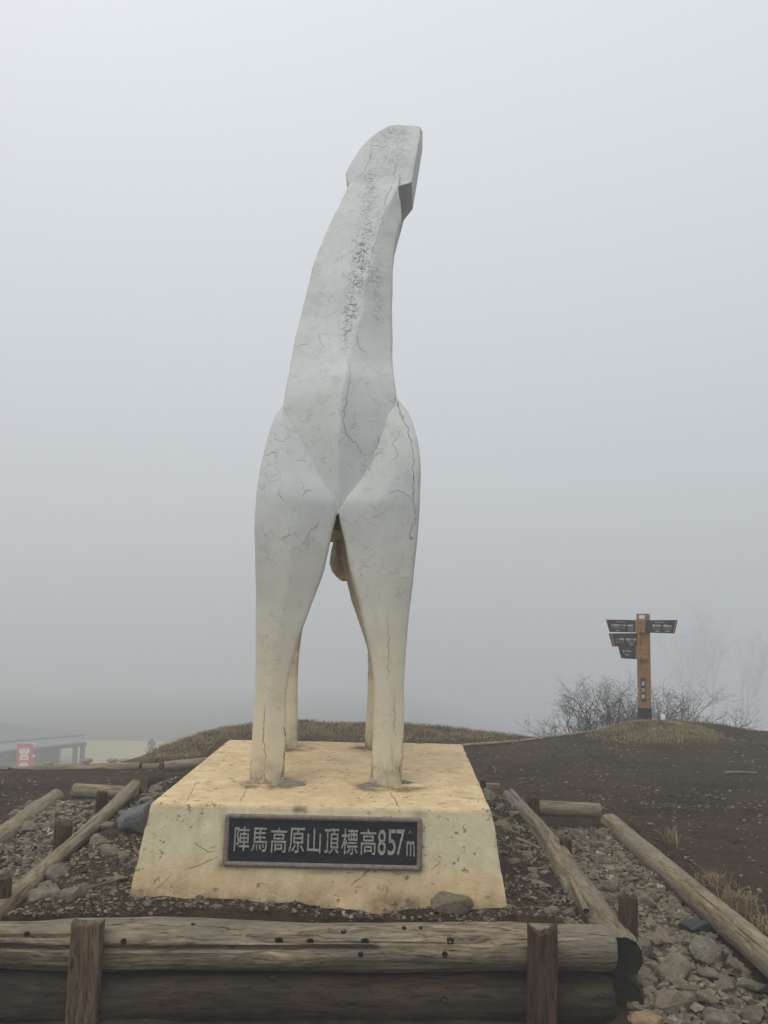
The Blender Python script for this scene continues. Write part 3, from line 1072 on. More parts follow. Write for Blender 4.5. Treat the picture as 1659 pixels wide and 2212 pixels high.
# the panel is the plaque; frame and letters hang on it
v2, f2 = loft([ring2(.015, -.015), ring2(.015, .012)])
pan = link('plaque', mesh('plaque', v2, f2, M['plaque'], False), plinth, PQ)
pan['label'] = 'black plaque with raised summit lettering and worn bronze rim'
link('rim', me, pan, PQ)


def text_mesh(s, size, extrude=0.0, bold=0.0, bevel=0.0, res=3):
    cu = bpy.data.curves.new('txt', 'FONT')
    cu.body = s; cu.size = size; cu.extrude = extrude; cu.offset = bold; cu.bevel_depth = bevel
    cu.resolution_u = res
    o = bpy.data.objects.new('txt', cu); COL.objects.link(o)
    dg = bpy.context.evaluated_depsgraph_get(); dg.update()
    me = bpy.data.meshes.new_from_object(o.evaluated_get(dg))
    bpy.data.objects.remove(o); bpy.data.curves.remove(cu)
    return me


def place_text(s, w, h, mat, parent, m, x, y, z, extrude=.0006, bold=0.0, name='lettering', cut=None):
    """Text scaled into a w x h field centred on x, y of plane m."""
    me = text_mesh(s, 1.0, .5, bold)
    if not len(me.vertices): return None
    co = np.empty(len(me.vertices) * 3, np.float32); me.vertices.foreach_get('co', co); co = co.reshape(-1, 3)
    lo, hi = co.min(0), co.max(0)
    co[:, 0] = (co[:, 0] - (lo[0] + hi[0]) / 2) / max(hi[0] - lo[0], 1e-6) * w + x
    co[:, 1] = (co[:, 1] - (lo[1] + hi[1]) / 2) / max(hi[1] - lo[1], 1e-6) * h + y
    co[:, 2] = (co[:, 2]) * 2 * extrude + z
    me.vertices.foreach_set('co', co.ravel())
    me.materials.clear(); me.materials.append(mat)
    me.update()
    return link(name, me, parent, m)


# characters of the plaque, positions read across its width
def plq(zx, zy):                       # from the enlarged picture of the plaque to plaque coordinates
    u = (zx - (55 + (zy - 35) * -.06)) / 1545.0
    x = (u - .5) * PQW
    yc_top = 35 + (zx - 60) * .026
    y = (.5 - (zy - yc_top) / 432.0) * PQH
    return x, y


chars = [('陣', 122, 240, 140, 345), ('馬', 258, 380, 150, 350), ('高', 408, 532, 150, 358), ('原', 550, 672, 152, 360), ('山', 695, 800, 158, 362), ('頂', 828, 942, 160, 368),
         ('標', 962, 1090, 160, 374), ('高', 1108, 1232, 165, 376), ('8', 1245, 1308, 168, 380), ('5', 1322, 1386, 168, 380), ('7', 1388, 1455, 168, 382), ('m', 1466, 1530, 262, 388)]
for ch, x0, x1, y0, y1 in chars:
    xa, ya = plq(x0, (y0 + y1) / 2); xb, _ = plq(x1, (y0 + y1) / 2)
    _, yt = plq((x0 + x1) / 2, y0); _, yb = plq((x0 + x1) / 2, y1)
    place_text(ch, xb - xa, yt - yb, M['letter'], pan, PQ, (xa + xb) / 2, (yt + yb) / 2, .0145, .0055, .0045, 'character')
xs_, ys_ = plq(1500, 190)
place_text('∧', .018, .010, M['letter'], pan, PQ, xs_, ys_, .0145, .004, 0, 'character')

# ------------------------------------------------------------------ logs
def log_mesh(name, Ln, r0, r1, seed, wear=.06, bend=.0, na=40, nl=90, mats=('log', 'endgrain'), crackline=None, flat=0.0, ragged=0.0):
    v, f, mi = [], [], []
    for i in range(nl + 1):
        t = i / nl; x = Ln * t
        r = r0 + (r1 - r0) * t
        oy = bend * math.sin(t * math.pi * 1.3 + seed) + .35 * r * noise.noise(Vector((x * .9, seed, 0))) * (bend > 0)
        oz = bend * .5 * math.cos(t * math.pi * 1.7 + seed)
        for k in range(na):
            a = 2 * math.pi * k / na
            q = Vector((x * 1.4, math.cos(a) * .9, math.sin(a) * .9 + seed * 3.7))
            rr = r * (1 + wear * noise.noise(q) * 1.6 + wear * .55 * noise.noise(Vector((x * 4.2, math.cos(a) * 2.5, math.sin(a) * 2.5 + seed))) + wear * .3 * noise.noise(Vector((x * 2, math.cos(a) * 9, math.sin(a) * 9 + seed))))
            if flat and math.sin(a) > 0: rr *= 1 - flat * math.sin(a) ** 4
            if crackline:
                for fn, wd, dp in crackline:
                    ca = fn(x)
                    if ca is None: continue
                    d = abs((a - ca + math.pi) % (2 * math.pi) - math.pi) * r
                    if d < wd: rr -= dp * (1 - (d / wd) ** 2)
            e = min(t, 1 - t) * Ln
            if e < r * .25: rr *= .90 + .10 * math.sqrt(e / (r * .25))
            xx = x
            if ragged and e < .12 and t > .5: xx += (ragged * noise.noise(Vector((math.cos(a) * 2.5, math.sin(a) * 2.5, seed * 1.3 + t * 9)))) * (1 - e / .12)
            v.append((xx, oy + rr * math.cos(a), oz + rr * math.sin(a)))
    for i in range(nl):
        for k in range(na):
            a, b = i * na + k, i * na + (k + 1) % na
            f.append((a, b, b + na, a + na)); mi.append(0)
    for s, base in ((0, 0), (1, nl * na)):
        c = len(v); vv = [v[base + k] for k in range(na)]
        v.append(tuple(sum(p[j] for p in vv) / na + (0.008 if j == 0 else 0) * (1 - 2 * s) for j in range(3)))
        for k in range(na):
            a, b = base + k, base + (k + 1) % na
            f.append((c, b, a) if s == 0 else (c, a, b)); mi.append(1)
    me = mesh(name, v, f, [M[x] for x in mats])
    me.polygons.foreach_set('material_index', mi)
    me.set_sharp_from_angle(angle=R(50))
    return me


def frame_x(p0, p1, up=Vector((0, 0, 1))):
    x = (p1 - p0).normalized(); y = up.cross(x).normalized(); z = x.cross(y)
    return Matrix(((x.x, y.x, z.x, p0.x), (x.y, y.y, z.y, p0.y), (x.z, y.z, z.z, p0.z), (0, 0, 0, 1)))


def log(name, label, cat, p0, p1, r0, r1, seed, group=None, parent=None, **kw):
    p0, p1 = Vector(p0), Vector(p1)
    o = link(name, log_mesh(name, (p1 - p0).length, r0, r1, seed, **kw), parent, frame_x(p0, p1))
    if parent is None: tag(o, label, cat, group)
    return o


RETG = 'stacked logs retaining the bed'
# front wall of the bed: three logs one on the other, the lowest barely in view
def cl1(x): return R(180 + 32) + .06 * math.sin(x * 3) if .2 < x < 2.02 else None
def cl2(x): return R(180 + 8) + .05 * math.sin(x * 4) if 0 < x < .35 else None
def cl3(x): return R(180 + 30) + .03 * math.sin(x * 7) if 2.05 < x < 3.0 else None
rr_ = .097
TL_, TR_ = atz(0, 1985, .0), atz(1316, 1996, .0)
dl_ = (TR_ - TL_).normalized()
cL = TL_ - dl_ * .35 + Vector((0, -.45, -.89)) * rr_
cR = TR_ + Vector((0, -.45, -.89)) * rr_
FY = (cL.y + cR.y) / 2
def lowered(p, k): return p + Vector((-.012 * k, -.008 * k, -.209 * k))
FL = (cR - cL).length
top_log = log('retaining_log', 'pale weathered top log of the front retaining wall with knots and long crack', 'log', cL, cR, .098, .095, 2.2, RETG,
              wear=.10, na=110, nl=190, mats=('log_face', 'endgrain'), crackline=[(lambda x: (R(180 - 14) + .04 * math.sin(x * 2.2) + .012 * math.sin(x * 13)) if x < 2.0 else None, .010 + .004 * math.sin(x * 9), .032),
                                                               (lambda x: R(180 - 42) + .05 * math.sin(x * 3) if x < .75 else None, .009, .016),
                                                               (lambda x: R(180 - 30) + .03 * math.sin(x * 4) if 1.2 < x < 2.4 else None, .005, .006),
                                                               (lambda x: R(180 - 58) + .03 * math.sin(x * 5) if 1.9 < x < 2.9 else None, .005, .006)])
low_log = log('retaining_log', 'dark second log of the front retaining wall below the pale one', 'log', lowered(cL, 1), lowered(cR, 1), .104, .102, 5.1, RETG,
              wear=.09, na=72, nl=140, mats=('log_low', 'endgrain'))
log('retaining_log', 'lowest log of the front retaining wall at the bottom edge of the picture', 'log', lowered(cL, 2), lowered(cR, 2), .103, .10, 8.4, RETG,
    wear=.05, na=48, nl=100, mats=('log_low', 'endgrain'))


def knot(parent, px, py, r, hole=True):
    """A branch stub in the log: a raised ring with a rotten dark heart."""
    me = parent.data
    bvh = BVHTree.FromPolygons([WM[parent.name] @ v_.co for v_ in me.vertices], [list(p.vertices) for p in me.polygons])
    h, nr, _, _ = bvh.ray_cast(CAM_O, ray(px, py))
    if not h: return
    if nr.dot(CAM_O - h) < 0: nr = -nr
    t = Vector((1, 0, 0)); t = (t - nr * t.dot(nr)).normalized(); b = nr.cross(t)
    rings = []
    prof = [(1.5, -.002), (1.25, .0022), (1.0, .0032), (.8, .0005)]
    for q, z in prof:
        rings.append([h + (t * math.cos(a) * 1.15 + b * math.sin(a)) * r * q * (1 + .18 * noise.noise(Vector((math.cos(a), math.sin(a), px)))) + nr * z for a in [2 * math.pi * k / 14 for k in range(14)]])
    v, f = loft(rings, False)
    v.append(tuple(h - nr * .001 + nr * .0012)); c = len(v) - 1
    mi = [0] * len(f)
    for k in range(14):
        f.append((c, 3 * 14 + k, 3 * 14 + (k + 1) % 14)); mi.append(1)
    me2 = mesh('knot', v, f, [M['endgrain'], M['hole'] if hole else M['stake']])
    me2.polygons.foreach_set('material_index', mi)
    fix_normals(me2)
    link('knot', me2, parent)


for px, py, r in [(58, 2018, .009), (267, 2034, .009), (500, 2045, .008), (603, 2033, .012), (670, 2034, .010), (788, 2034, .011), (742, 2013, .009), (779, 2062, .008), (973, 2032, .011), (961, 2062, .009), (873, 2005, .007), (909, 2004, .006), (417, 1997, .006)]:
    knot(top_log, px, py, r * .95)
for px, py, r in [(1340 - 380, 2160, .010), (590, 2110, .016), (1300, 2150, .008)]:
    knot(low_log, px, py, r, False)

# side rails
rn = at(1346, 2064, cR.y - .03); rf = atz(1104, 1704, .0)
rail_r = log('rail_log', 'long worn rail log with a split running back along the right side of the bed', 'log', rn, rf - Vector((0, 0, .045)), .093, .052, 3.3, 'rail logs along the bed',
             wear=.14, bend=.014, na=64, nl=150, mats=('log', 'endgrain'), ragged=.05, crackline=[(lambda x: R(118) + .08 * math.sin(x * 5) if .1 < x < 1.7 else None, .010, .03), (lambda x: R(80) + .1 * math.sin(x * 4) if 1.5 < x < 2.9 else None, .007, .014)])
a, b = atz(1228, 1985, .015), atz(1150, 1895, .03)
log('split_piece', None, None, Vector((rn.x - .098, rn.y + .26, -.01)), Vector((rn.x - .078, rn.y + .70, .0)), .014, .009, 4.7, parent=rail_r, wear=.16, na=20, nl=40, ragged=.06)
log('retaining_log', 'dark lower log under the right rail beside the rubble', 'log', rn - Vector((0, -.01, .19)), rf - Vector((0, .2, .24)), .10, .09, 6.6, RETG, wear=.06, na=36, nl=60, mats=('log_low', 'endgrain'))
p0, p1 = atz(-60, 2012, .02), atz(292, 1688, .02)
rail_l = log('rail_log', 'long worn rail log running back along the left side of the bed', 'log', (p0.x, p0.y, -.012), (p1.x, p1.y, -.008), .052, .042, 7.7, 'rail logs along the bed',
             wear=.12, bend=.012, na=56, nl=140, ragged=.06, flat=.15, crackline=[(lambda x: R(95) + .12 * math.sin(x * 3) if 1.1 < x < 1.9 else None, .008, .012), (lambda x: R(70) + .1 * math.sin(x * 4) if .3 < x < 1.0 else None, .006, .01)])
log('retaining_log', 'dark lower log under the left rail', 'log', (p0.x - .02, p0.y, -.16), (p1.x, p1.y - .1, -.13), .07, .06, 1.6, RETG, wear=.06, na=30, nl=60, mats=('log_low', 'endgrain'))
log('retaining_log', 'low brown log closing the back of the bed behind the plinth', 'log', (-1.80, 6.86, -.035), (-.9, 6.84, -.045), .075, .07, 9.1, RETG, wear=.06, na=30, nl=50, mats=('log_low', 'endgrain'))
log('retaining_log', 'thin grey log at the back right corner of the bed', 'log', (.35, 6.80, -.03), (.93, 6.78, -.025), .045, .04, 9.9, RETG, wear=.1, na=24, nl=40)
# outer edging logs
OUTG = 'outer edging logs of the rubble strips'
a, b = atz(1313, 1752, -.115), atz(1672, 2046, -.115)
d = (b - a).normalized()
log('edging_log', 'thick pale log edging the right rubble strip against the dirt', 'log', Vector((a.x, a.y, -.185)), Vector((b.x, b.y, -.185)) + d * .3, .064, .074, 11.3, OUTG, wear=.09, na=64, nl=120, flat=.1,
    crackline=[(lambda x: R(60) + .05 * math.sin(x * 3) if .1 < x < 1.2 else None, .006, .012), (lambda x: R(120) + .2 * (x - 1.5) if 1.5 < x < 2.6 else None, .006, .010)])
a, b = at(1163, 1742, 6.35), at(1297, 1747, 6.33)
log('edging_log', 'short pale log closing the back of the right rubble strip', 'log', a - Vector((0, 0, .012)), b - Vector((0, 0, .012)), .056, .050, 12.5, OUTG, wear=.08, na=40, nl=50)
a, b = atz(-40, 1820, -.10), atz(122, 1708, -.10)
log('edging_log', 'pale log edging the left rubble strip, its rounded end by the dirt', 'log', Vector((a.x, a.y, -.155)), Vector((b.x, b.y, -.155)), .065, .068, 13.7, OUTG, wear=.09, na=48, nl=80)
a, b = at(158, 1709, 6.75), at(302, 1714, 6.75)
log('edging_log', 'pale log closing the back of the left rubble strip', 'log', a, b, .055, .050, 14.2, OUTG, wear=.06, na=40, nl=50)
# terrace edge beyond the dirt on the left
TERG = 'logs edging the terrace on the left'
a, b = at(-60, 1664, 8.62), at(303, 1651, 8.72)
log('terrace_log', 'long grey log along the terrace edge below the red banner', 'log', a - Vector((0, 0, .03)), b - Vector((0, 0, .03)), .055, .05, 15.1, TERG, wear=.06, na=28, nl=70)
a, b = at(308, 1652, 8.75), at(345, 1650, 8.78)
log('terrace_log', 'short stub of log at the terrace edge between two longer logs', 'log', a - Vector((0, 0, .03)), b - Vector((0, 0, .03)), .045, .04, 15.9, TERG, wear=.06, na=24, nl=20)
a, b = at(354, 1652, 8.70), at(470, 1640, 8.9)
log('terrace_log', 'grey terrace edge log that disappears behind the plinth', 'log', a - Vector((0, 0, .02)), b - Vector((0, 0, .02)), .05, .05, 16.6, TERG, wear=.06, na=28, nl=40)
a, b = at(948, 1607, 10.7), at(1120, 1594, 11.6)
a.z = tz(a.x, a.y) + .012; b.z = tz(b.x, b.y) + .012
log('terrace_log', 'thin pale edging log on the skyline just right of the plinth', 'log', a, b, .02, .02, 17.2, TERG, wear=.06, na=20, nl=50)
a, b = at(1122, 1593.5, 11.62), at(1290, 1579, 12.4)
a.z = tz(a.x, a.y) + .012; b.z = tz(b.x, b.y) + .012
log('terrace_log', 'thin pale edging log on the skyline leading to the sign mound', 'log', a, b, .02, .02, 18.2, TERG, wear=.06, na=20, nl=50)

# ------------------------------------------------------------------ stakes
STG = 'dark stakes holding the logs'
def flat_stake(px0, px1, D, ztop, notch, label, seed, lean=0.0, mat='stake'):
    x0, x1 = at(px0, 2050, D).x, at(px1, 2050, D).x
    w = x1 - x0
    nc, nr = 22, 40
    v, f = [], []
    zb = -.75
    for s in (0, 1):
        for j in range(nr + 1):
            for i in range(nc + 1):
                u = i / nc
                edge = abs(u - .5) * 2
                tp = ztop - notch * (1 - edge ** 3) * (1 + .4 * noise.noise(Vector((u * 5, seed, 0)))) + .010 * noise.noise(Vector((u * 9, seed, 4)))
                z = zb + (tp - zb) * j / nr
                conc = .020 * (1 - edge ** 2.5)
                rim = .012 * max(0, (edge - .85) / .15) ** 2
                y = D + conc + rim + .004 * noise.noise(Vector((u * 8, z * 1.6, seed))) + .002 * noise.noise(Vector((u * 22, z * 3, seed)))
                if s: y = D + .060 + .02 * (1 - edge ** 2)
                v.append((x0 + w * u + lean * (z - ztop) + .004 * noise.noise(Vector((z * 5, seed, edge))), y, z))
    N = (nr + 1) * (nc + 1)
    for j in range(nr):
        for i in range(nc):
            k = j * (nc + 1) + i
            f.append((k, k + 1, k + nc + 2, k + nc + 1)); f.append((N + k, N + k + nc + 1, N + k + nc + 2, N + k + 1))
    for i in range(nc):
        k = nr * (nc + 1) + i; f.append((k, k + 1, N + k + 1, N + k))
        f.append((i, N + i, N + i + 1, i + 1))
    for j in range(nr):
        for i in (0, nc):
            k = j * (nc + 1) + i; q = (k, k + nc + 1, N + k + nc + 1, N + k)
            f.append(q if i == 0 else q[::-1])
    c = Vector(((x0 + x1) / 2, D, ztop))
    # local x runs along the stake so the grain does too
    Mx = Matrix(((0, 1, 0, c.x), (0, 0, 1, c.y), (1, 0, 0, c.z), (0, 0, 0, 1)))
    inv = Mx.inverted()
    me = mesh('retaining_stake', [tuple(inv @ Vector(p)) for p in v], f, M[mat])
    fix_normals(me); me.set_sharp_from_angle(angle=R(40))
    return tag(link('retaining_stake', me, None, Mx), label, 'stake', STG)


flat_stake(149, 215, FY - .165, at(180, 1994, FY - .16).z, .018, 'broad rotten stake in front of the retaining logs on the left', 3.1, .015, 'stake_pale')
flat_stake(1144, 1206, FY - .165, at(1175, 1999, FY - .16).z, .045, 'broad stake with two horns of wood at its top on the right', 6.2, .008)
def stake(px, X, py_top, r, label, seed, D=None):
    p = at(px, py_top, D) if D else atx(px, py_top, X)
    return log('rail_stake', label, 'stake', (p.x, p.y, p.z - .55), (p.x + .008, p.y + .005, p.z), r, r * .96, seed, STG, wear=.09, na=20, nl=24, mats=('stake', 'stake'), ragged=.02)
stake(1150, 1.10, 1722, .047, 'farthest dark round stake beside the right rail', 1.2)
stake(1219, 1.11, 1812, .042, 'middle dark round stake beside the right rail', 2.3)
stake(1354, 1.14, 1938, .045, 'nearest dark round stake beside the right rail', 3.4)
stake(218, p1.x - .06, 1712, .042, 'far dark round stake beside the left rail', 4.5)
stake(133, p1.x - .04, 1779, .055, 'middle dark round stake beside the left rail', 5.6)
stake(2, p0.x - .06, 1893, .045, 'dark stake at the left edge of the picture beside the rail', 6.7)
stake(1041, 0, 1686, .022, 'thin split grey stake behind the right corner of the plinth', 7.8, 6.75)

# ------------------------------------------------------------------ stones
def hull_stone(seed, npts=22, flat=.55, sub=1):
    rg = random.Random(seed)
    bm = bmesh.new()
    for _ in range(npts):
        p = Vector((rg.gauss(0, 1), rg.gauss(0, 1), rg.gauss(0, 1))).normalized()
        p = Vector((p.x * 1.0, p.y * rg.uniform(.68, .85), p.z * flat)) * rg.uniform(.82, 1.0)
        bm.verts.new(p)
    r = bmesh.ops.convex_hull(bm, input=bm.verts)
    bmesh.ops.delete(bm, geom=[g for g in r['geom_interior'] if isinstance(g, bmesh.types.BMVert)], context='VERTS')
    bmesh.ops.dissolve_limit(bm, angle_limit=R(14), verts=bm.verts, edges=bm.edges)
    bmesh.ops.triangulate(bm, faces=bm.faces)
    if sub:
        bmesh.ops.bevel(bm, geom=list(bm.edges), offset=.05, segments=1, affect='EDGES', clamp_overlap=True)
        bmesh.ops.triangulate(bm, faces=bm.faces)
        for v_ in bm.verts:
            v_.co += v_.normal * .05 * noise.noise(v_.co * 3.0 + Vector((seed, 0, 0)))
    if sub > 1:
        bmesh.ops.subdivide_edges(bm, edges=bm.edges, cuts=sub, use_grid_fill=True)
        bm.normal_update()
        for v_ in bm.verts:
            v_.co += v_.normal * (.06 * noise.noise(v_.co * 2.6 + Vector((seed, 3, 0))) + .03 * noise.noise(v_.co * 7 + Vector((seed, 7, 0))))
    bmesh.ops.recalc_face_normals(bm, faces=bm.faces)
    me = bpy.data.meshes.new('stone'); bm.to_mesh(me); bm.free()
    me.materials.append(M['stone'])
    me.shade_smooth(); me.set_sharp_from_angle(angle=R(28))
    return me


lib = [hull_stone(100 + k, random.choice((14, 18, 22)), random.choice((.32, .42, .55, .7))) for k in range(26)]
placed = []
def free(x, y, r, tight=.72):
    for a_, b_, c_ in placed:
        if (a_ - x) ** 2 + (b_ - y) ** 2 < ((c_ + r) * tight) ** 2: return False
    return True


def in_plinth(x, y, m=.0):
    q_ = Vector((x, y, 0)) - PO
    u, v_ = q_.dot(ax), q_.dot(ay)
    return abs(u) < PW / 2 + .10 + m and -.10 - m < v_ < PL + .10 + m


def put_stone(x, y, s, me=None, tilt=.35, sink=.25, z=None):
    me = me or random.choice(lib)
    o = bpy.data.objects.new('stone', me)
    COL.objects.link(o)
    z = tz(x, y) if z is None else z
    h = max(abs(v_.co.z) for v_ in me.vertices)
    o.parent = ground
    o.matrix_basis = (Matrix.Translation((x, y, z + h * s * (1 - 2 * sink))) @ Matrix.Rotation(random.uniform(0, 6.28), 4, 'Z')
                      @ Matrix.Rotation(random.gauss(0, tilt), 4, 'X') @ Matrix.Rotation(random.gauss(0, tilt), 4, 'Y') @ Matrix.Diagonal((s, s * random.uniform(.8, 1.15), s, 1)))
    placed.append((x, y, s))
    return o


# distinctive rocks are things of their own
def rock(name, label, px, py, z, size, mat, seed, rot=0, flat=.6, group=None):
    p = atz(px, py, z)
    me = hull_stone(seed, 20, flat, 3)
    me.materials.clear(); me.materials.append(mat)
    o = link(name, me, None, Matrix.Translation((p.x, p.y, p.z + size[2] * .35)) @ Matrix.Rotation(rot, 4, 'Z') @ Matrix.Diagonal((*size, 1)))
    placed.append((p.x, p.y, max(size) * .9))
    return tag(o, label, 'rock', group)


blue = mat_rock('blue_grey_rock', (.10, .105, .105), (.19, .19, .175))
dkr = mat_rock('dark_slate_rock', (.052, .053, .053), (.085, .086, .084))
org = mat_rock('ochre_rock', (.25, .16, .085), (.36, .26, .15))
brn = mat_rock('brown_rock', (.15, .118, .08), (.24, .20, .14))
rock('boulder', 'large blue grey boulder leaning by the left side of the plinth', 300, 1792, .02, (.15, .13, .15), blue, 5, .5, .8)
rock('boulder', 'rough grey rock at the foot of the plinth front, right of centre', 978, 1972, .02, (.11, .075, .115), brn, 9, .1, .6)
rock('boulder', 'dark slate coloured stone lying in the right rubble strip', 1505, 2012, -.25, (.105, .075, .075), dkr, 12, -.1, .6)
rock('boulder', 'smooth ochre rock at the bottom edge beside the log ends', 1398, 2215, -.30, (.085, .11, .075), org, 17, .6, .6)
rock('boulder', 'big rounded grey brown rock low in the right rubble strip', 1455, 2185, -.33, (.125, .10, .095), brn, 21, .2, .75)
rock('boulder', 'pale flat rock between the plinth and the right rail', 1145, 1922, -.01, (.125, .10, .05), mat_rock('pale_rock', (.17, .15, .105), (.23, .21, .155)), 26, .3, .5)
rock('boulder', 'ochre stained rock beside the plinth near the right rail', 1082, 1805, .0, (.11, .10, .09), mat_rock('rust_rock', (.16, .12, .07), (.23, .19, .12)), 31, .9, .7)

cnt = 0
# right rubble strip: the nearer the camera the larger they show
def scatter(n, fx, fy, smin, smax, power, cond, tight, tilt, sink):
    global cnt
    tries = 0; got = 0
    while got < n and tries < n * 60:
        tries += 1
        x, y = random.uniform(*fx), random.uniform(*fy)
        s = smin + (smax - smin) * random.random() ** power
        if not cond(x, y) or not free(x, y, s, tight): continue
        put_stone(x, y, s, None, tilt, sink); got += 1; cnt += 1


xo_ = lambda y: 1.80 - (y - 3.4) / 3.0 * .14
scatter(34, (1.12, 1.70), (3.45, 4.6), .07, .125, 1.5, lambda x, y: x < xo_(y) - .09, .74, .22, .25)
scatter(52, (1.12, 1.62), (3.45, 6.25), .05, .085, 1.5, lambda x, y: x < xo_(y) - .08, .74, .25, .22)
scatter(97, (1.10, 1.76), (3.45, 6.25), .028, .05, 1.2, lambda x, y: x < xo_(y) - .05, .66, .3, .20)
scatter(30, (-1.70, -1.24), (4.05, 6.5), .05, .12, 1.6, lambda x, y: not in_plinth(x, y, .05), .9, .10, .41)
scatter(26, (.62, .90), (4.05, 6.4), .04, .095, 1.4, lambda x, y: not in_plinth(x, y, .03), .85, .12, .39)
scatter(38, (-2.60, -1.95), (4.3, 6.6), .04, .095, 1.5, lambda x, y: True, .85, .10, .41)
scatter(12, (-1.5, .85), (3.98, 4.06), .018, .035, 1.2, lambda x, y: not in_plinth(x, y, -.03), .8, .2, .3)
scatter(12, (1.8, 6.0), (6.0, 11.0), .025, .05, 2, lambda x, y: True, 1.0, .1, .42)

# gravel: far too many to count, one mesh
pebs = []
for k in range(8):
    rg = random.Random(900 + k)
    bm = bmesh.new()
    for _ in range(9):
        p = Vector((rg.gauss(0, 1), rg.gauss(0, 1), rg.gauss(0, 1))).normalized()
        bm.verts.new((p.x, p.y * .75, p.z * .5))
    r_ = bmesh.ops.convex_hull(bm, input=bm.verts)
    bmesh.ops.delete(bm, geom=[g for g in r_['geom_interior'] if isinstance(g, bmesh.types.BMVert)], context='VERTS')
    bmesh.ops.triangulate(bm, faces=bm.faces)
    bm.verts.ensure_lookup_table(); bm.verts.index_update()
    pebs.append((np.array([v_.co[:] for v_ in bm.verts]), np.array([[v_.index for v_ in f_.verts] for f_ in bm.faces])))
    bm.free()

gm = Mat('gravel_mix', .9, .2)
gtone = gm.attr('tone')
gc_ = gm.ramp(gtone, [(0, (.045, .034, .024)), (.3, (.11, .087, .058)), (.55, (.20, .160, .105)), (.8, (.27, .225, .155)), (.93, (.135, .135, .115)), (1, (.40, .36, .27))])
gm.col(gm.mix(gm.mr(gm.noise(40, 3), .4, .7, 0, .5), gc_, (.045, .036, .028)))
M['gravel'] = gm.m


def gravel(name, xs, ys, ss, tone, zoff=.25, parent=ground):
    zs = terrain(xs, ys)
    VV, FF, TT = [], [], []
    base = 0
    kinds = RNG.integers(0, len(pebs), len(xs))
    for k, (pv_, pf_) in enumerate(pebs):
        sel = np.where(kinds == k)[0]
        if not len(sel): continue
        n_ = len(sel); m_ = len(pv_)
        a = RNG.uniform(0, 6.283, n_); tl_ = RNG.normal(0, .3, n_)
        p = pv_[None] * ss[sel][:, None, None] * RNG.uniform(.75, 1.25, (n_, 1, 3))
        y2 = p[:, :, 1] * np.cos(tl_)[:, None] - p[:, :, 2] * np.sin(tl_)[:, None]
        z2 = p[:, :, 1] * np.sin(tl_)[:, None] + p[:, :, 2] * np.cos(tl_)[:, None]
        x3 = p[:, :, 0] * np.cos(a)[:, None] - y2 * np.sin(a)[:, None]
        y3 = p[:, :, 0] * np.sin(a)[:, None] + y2 * np.cos(a)[:, None]
        W = np.stack([x3 + xs[sel][:, None], y3 + ys[sel][:, None], z2 + (zs[sel] + ss[sel] * zoff)[:, None]], 2)
        VV.append(W.reshape(-1, 3)); TT.append(np.repeat(tone[sel], m_))
        FF.append((pf_[None] + (np.arange(n_) * m_)[:, None, None] + base).reshape(-1, 3))
        base += n_ * m_
    me_ = np_mesh(name, np.concatenate(VV), np.concatenate(FF), M['gravel'], False)
    attr(me_, 'tone', np.concatenate(TT))
    o = link(name, me_, parent); o['kind'] = 'stuff'
    return o


def clump(x, y, s, k=1.6):
    return vnoise(x * k, y * k, s) + .5 * vnoise(x * k * 2.3, y * k * 2.3, s + 5)


# bed gravel
n = 36000
x = RNG.uniform(BX0 + .03, BX1 - .03, n); y = RNG.uniform(BY0 + .02, BY1, n)
keep = clump(x, y, 60, 3) > RNG.uniform(-.62, .25, n)
q_ = (x - PO.x) * ax.x + (y - PO.y) * ax.y; w_ = (x - PO.x) * ay.x + (y - PO.y) * ay.y
keep &= ~((np.abs(q_) < PW / 2 + .07) & (w_ > -.07) & (w_ < PL + .07))
x, y = x[keep], y[keep]
s = .0035 + .017 * RNG.random(len(x)) ** 3.2
gravel('gravel', x, y, s, RNG.random(len(x)))
# rubble strips
n = 13000
x = np.concatenate([RNG.uniform(1.08, 1.72, n), RNG.uniform(-2.65, -1.9, n)]); y = np.concatenate([RNG.uniform(3.4, 6.35, n), RNG.uniform(4.1, 6.7, n)])
keep = clump(x, y, 70, 3) > RNG.uniform(-.7, .4, len(x))
x, y = x[keep], y[keep]
s = .006 + .032 * RNG.random(len(x)) ** 2.4
gravel('gravel', x, y, s, RNG.random(len(x)))
# smaller rubble packed between the large stones
n = 1500
x = np.concatenate([RNG.uniform(1.10, 1.72, n), RNG.uniform(-2.62, -1.95, n // 4)]); y = np.concatenate([RNG.uniform(3.45, 6.3, n), RNG.uniform(4.2, 6.6, n // 4)])
s = .016 + .026 * RNG.random(len(x)) ** 1.6
gravel('rubble', x, y, s, .35 + .65 * RNG.random(len(x)), .35)
# open dirt
n = 44000
y = 4.0 + 9.6 * RNG.random(n) ** .85; x = RNG.uniform(-4.6, 6.8, n)
keep = ((x > 1.75) | (y > 6.95) | (x < -2.75)) & (grass_mask(x, y) < .3) & (clump(x, y, 80, 1.1) + .6 * vnoise(x * 5, y * 5, 88) > RNG.uniform(-.45, .75, n)) & ((x > -2.6) | (y < 8.5))
x, y = x[keep], y[keep]
s = .004 + .019 * RNG.random(len(x)) ** 3.0
gravel('gravel', x, y, s, RNG.random(len(x)) ** 1.7 * .85)

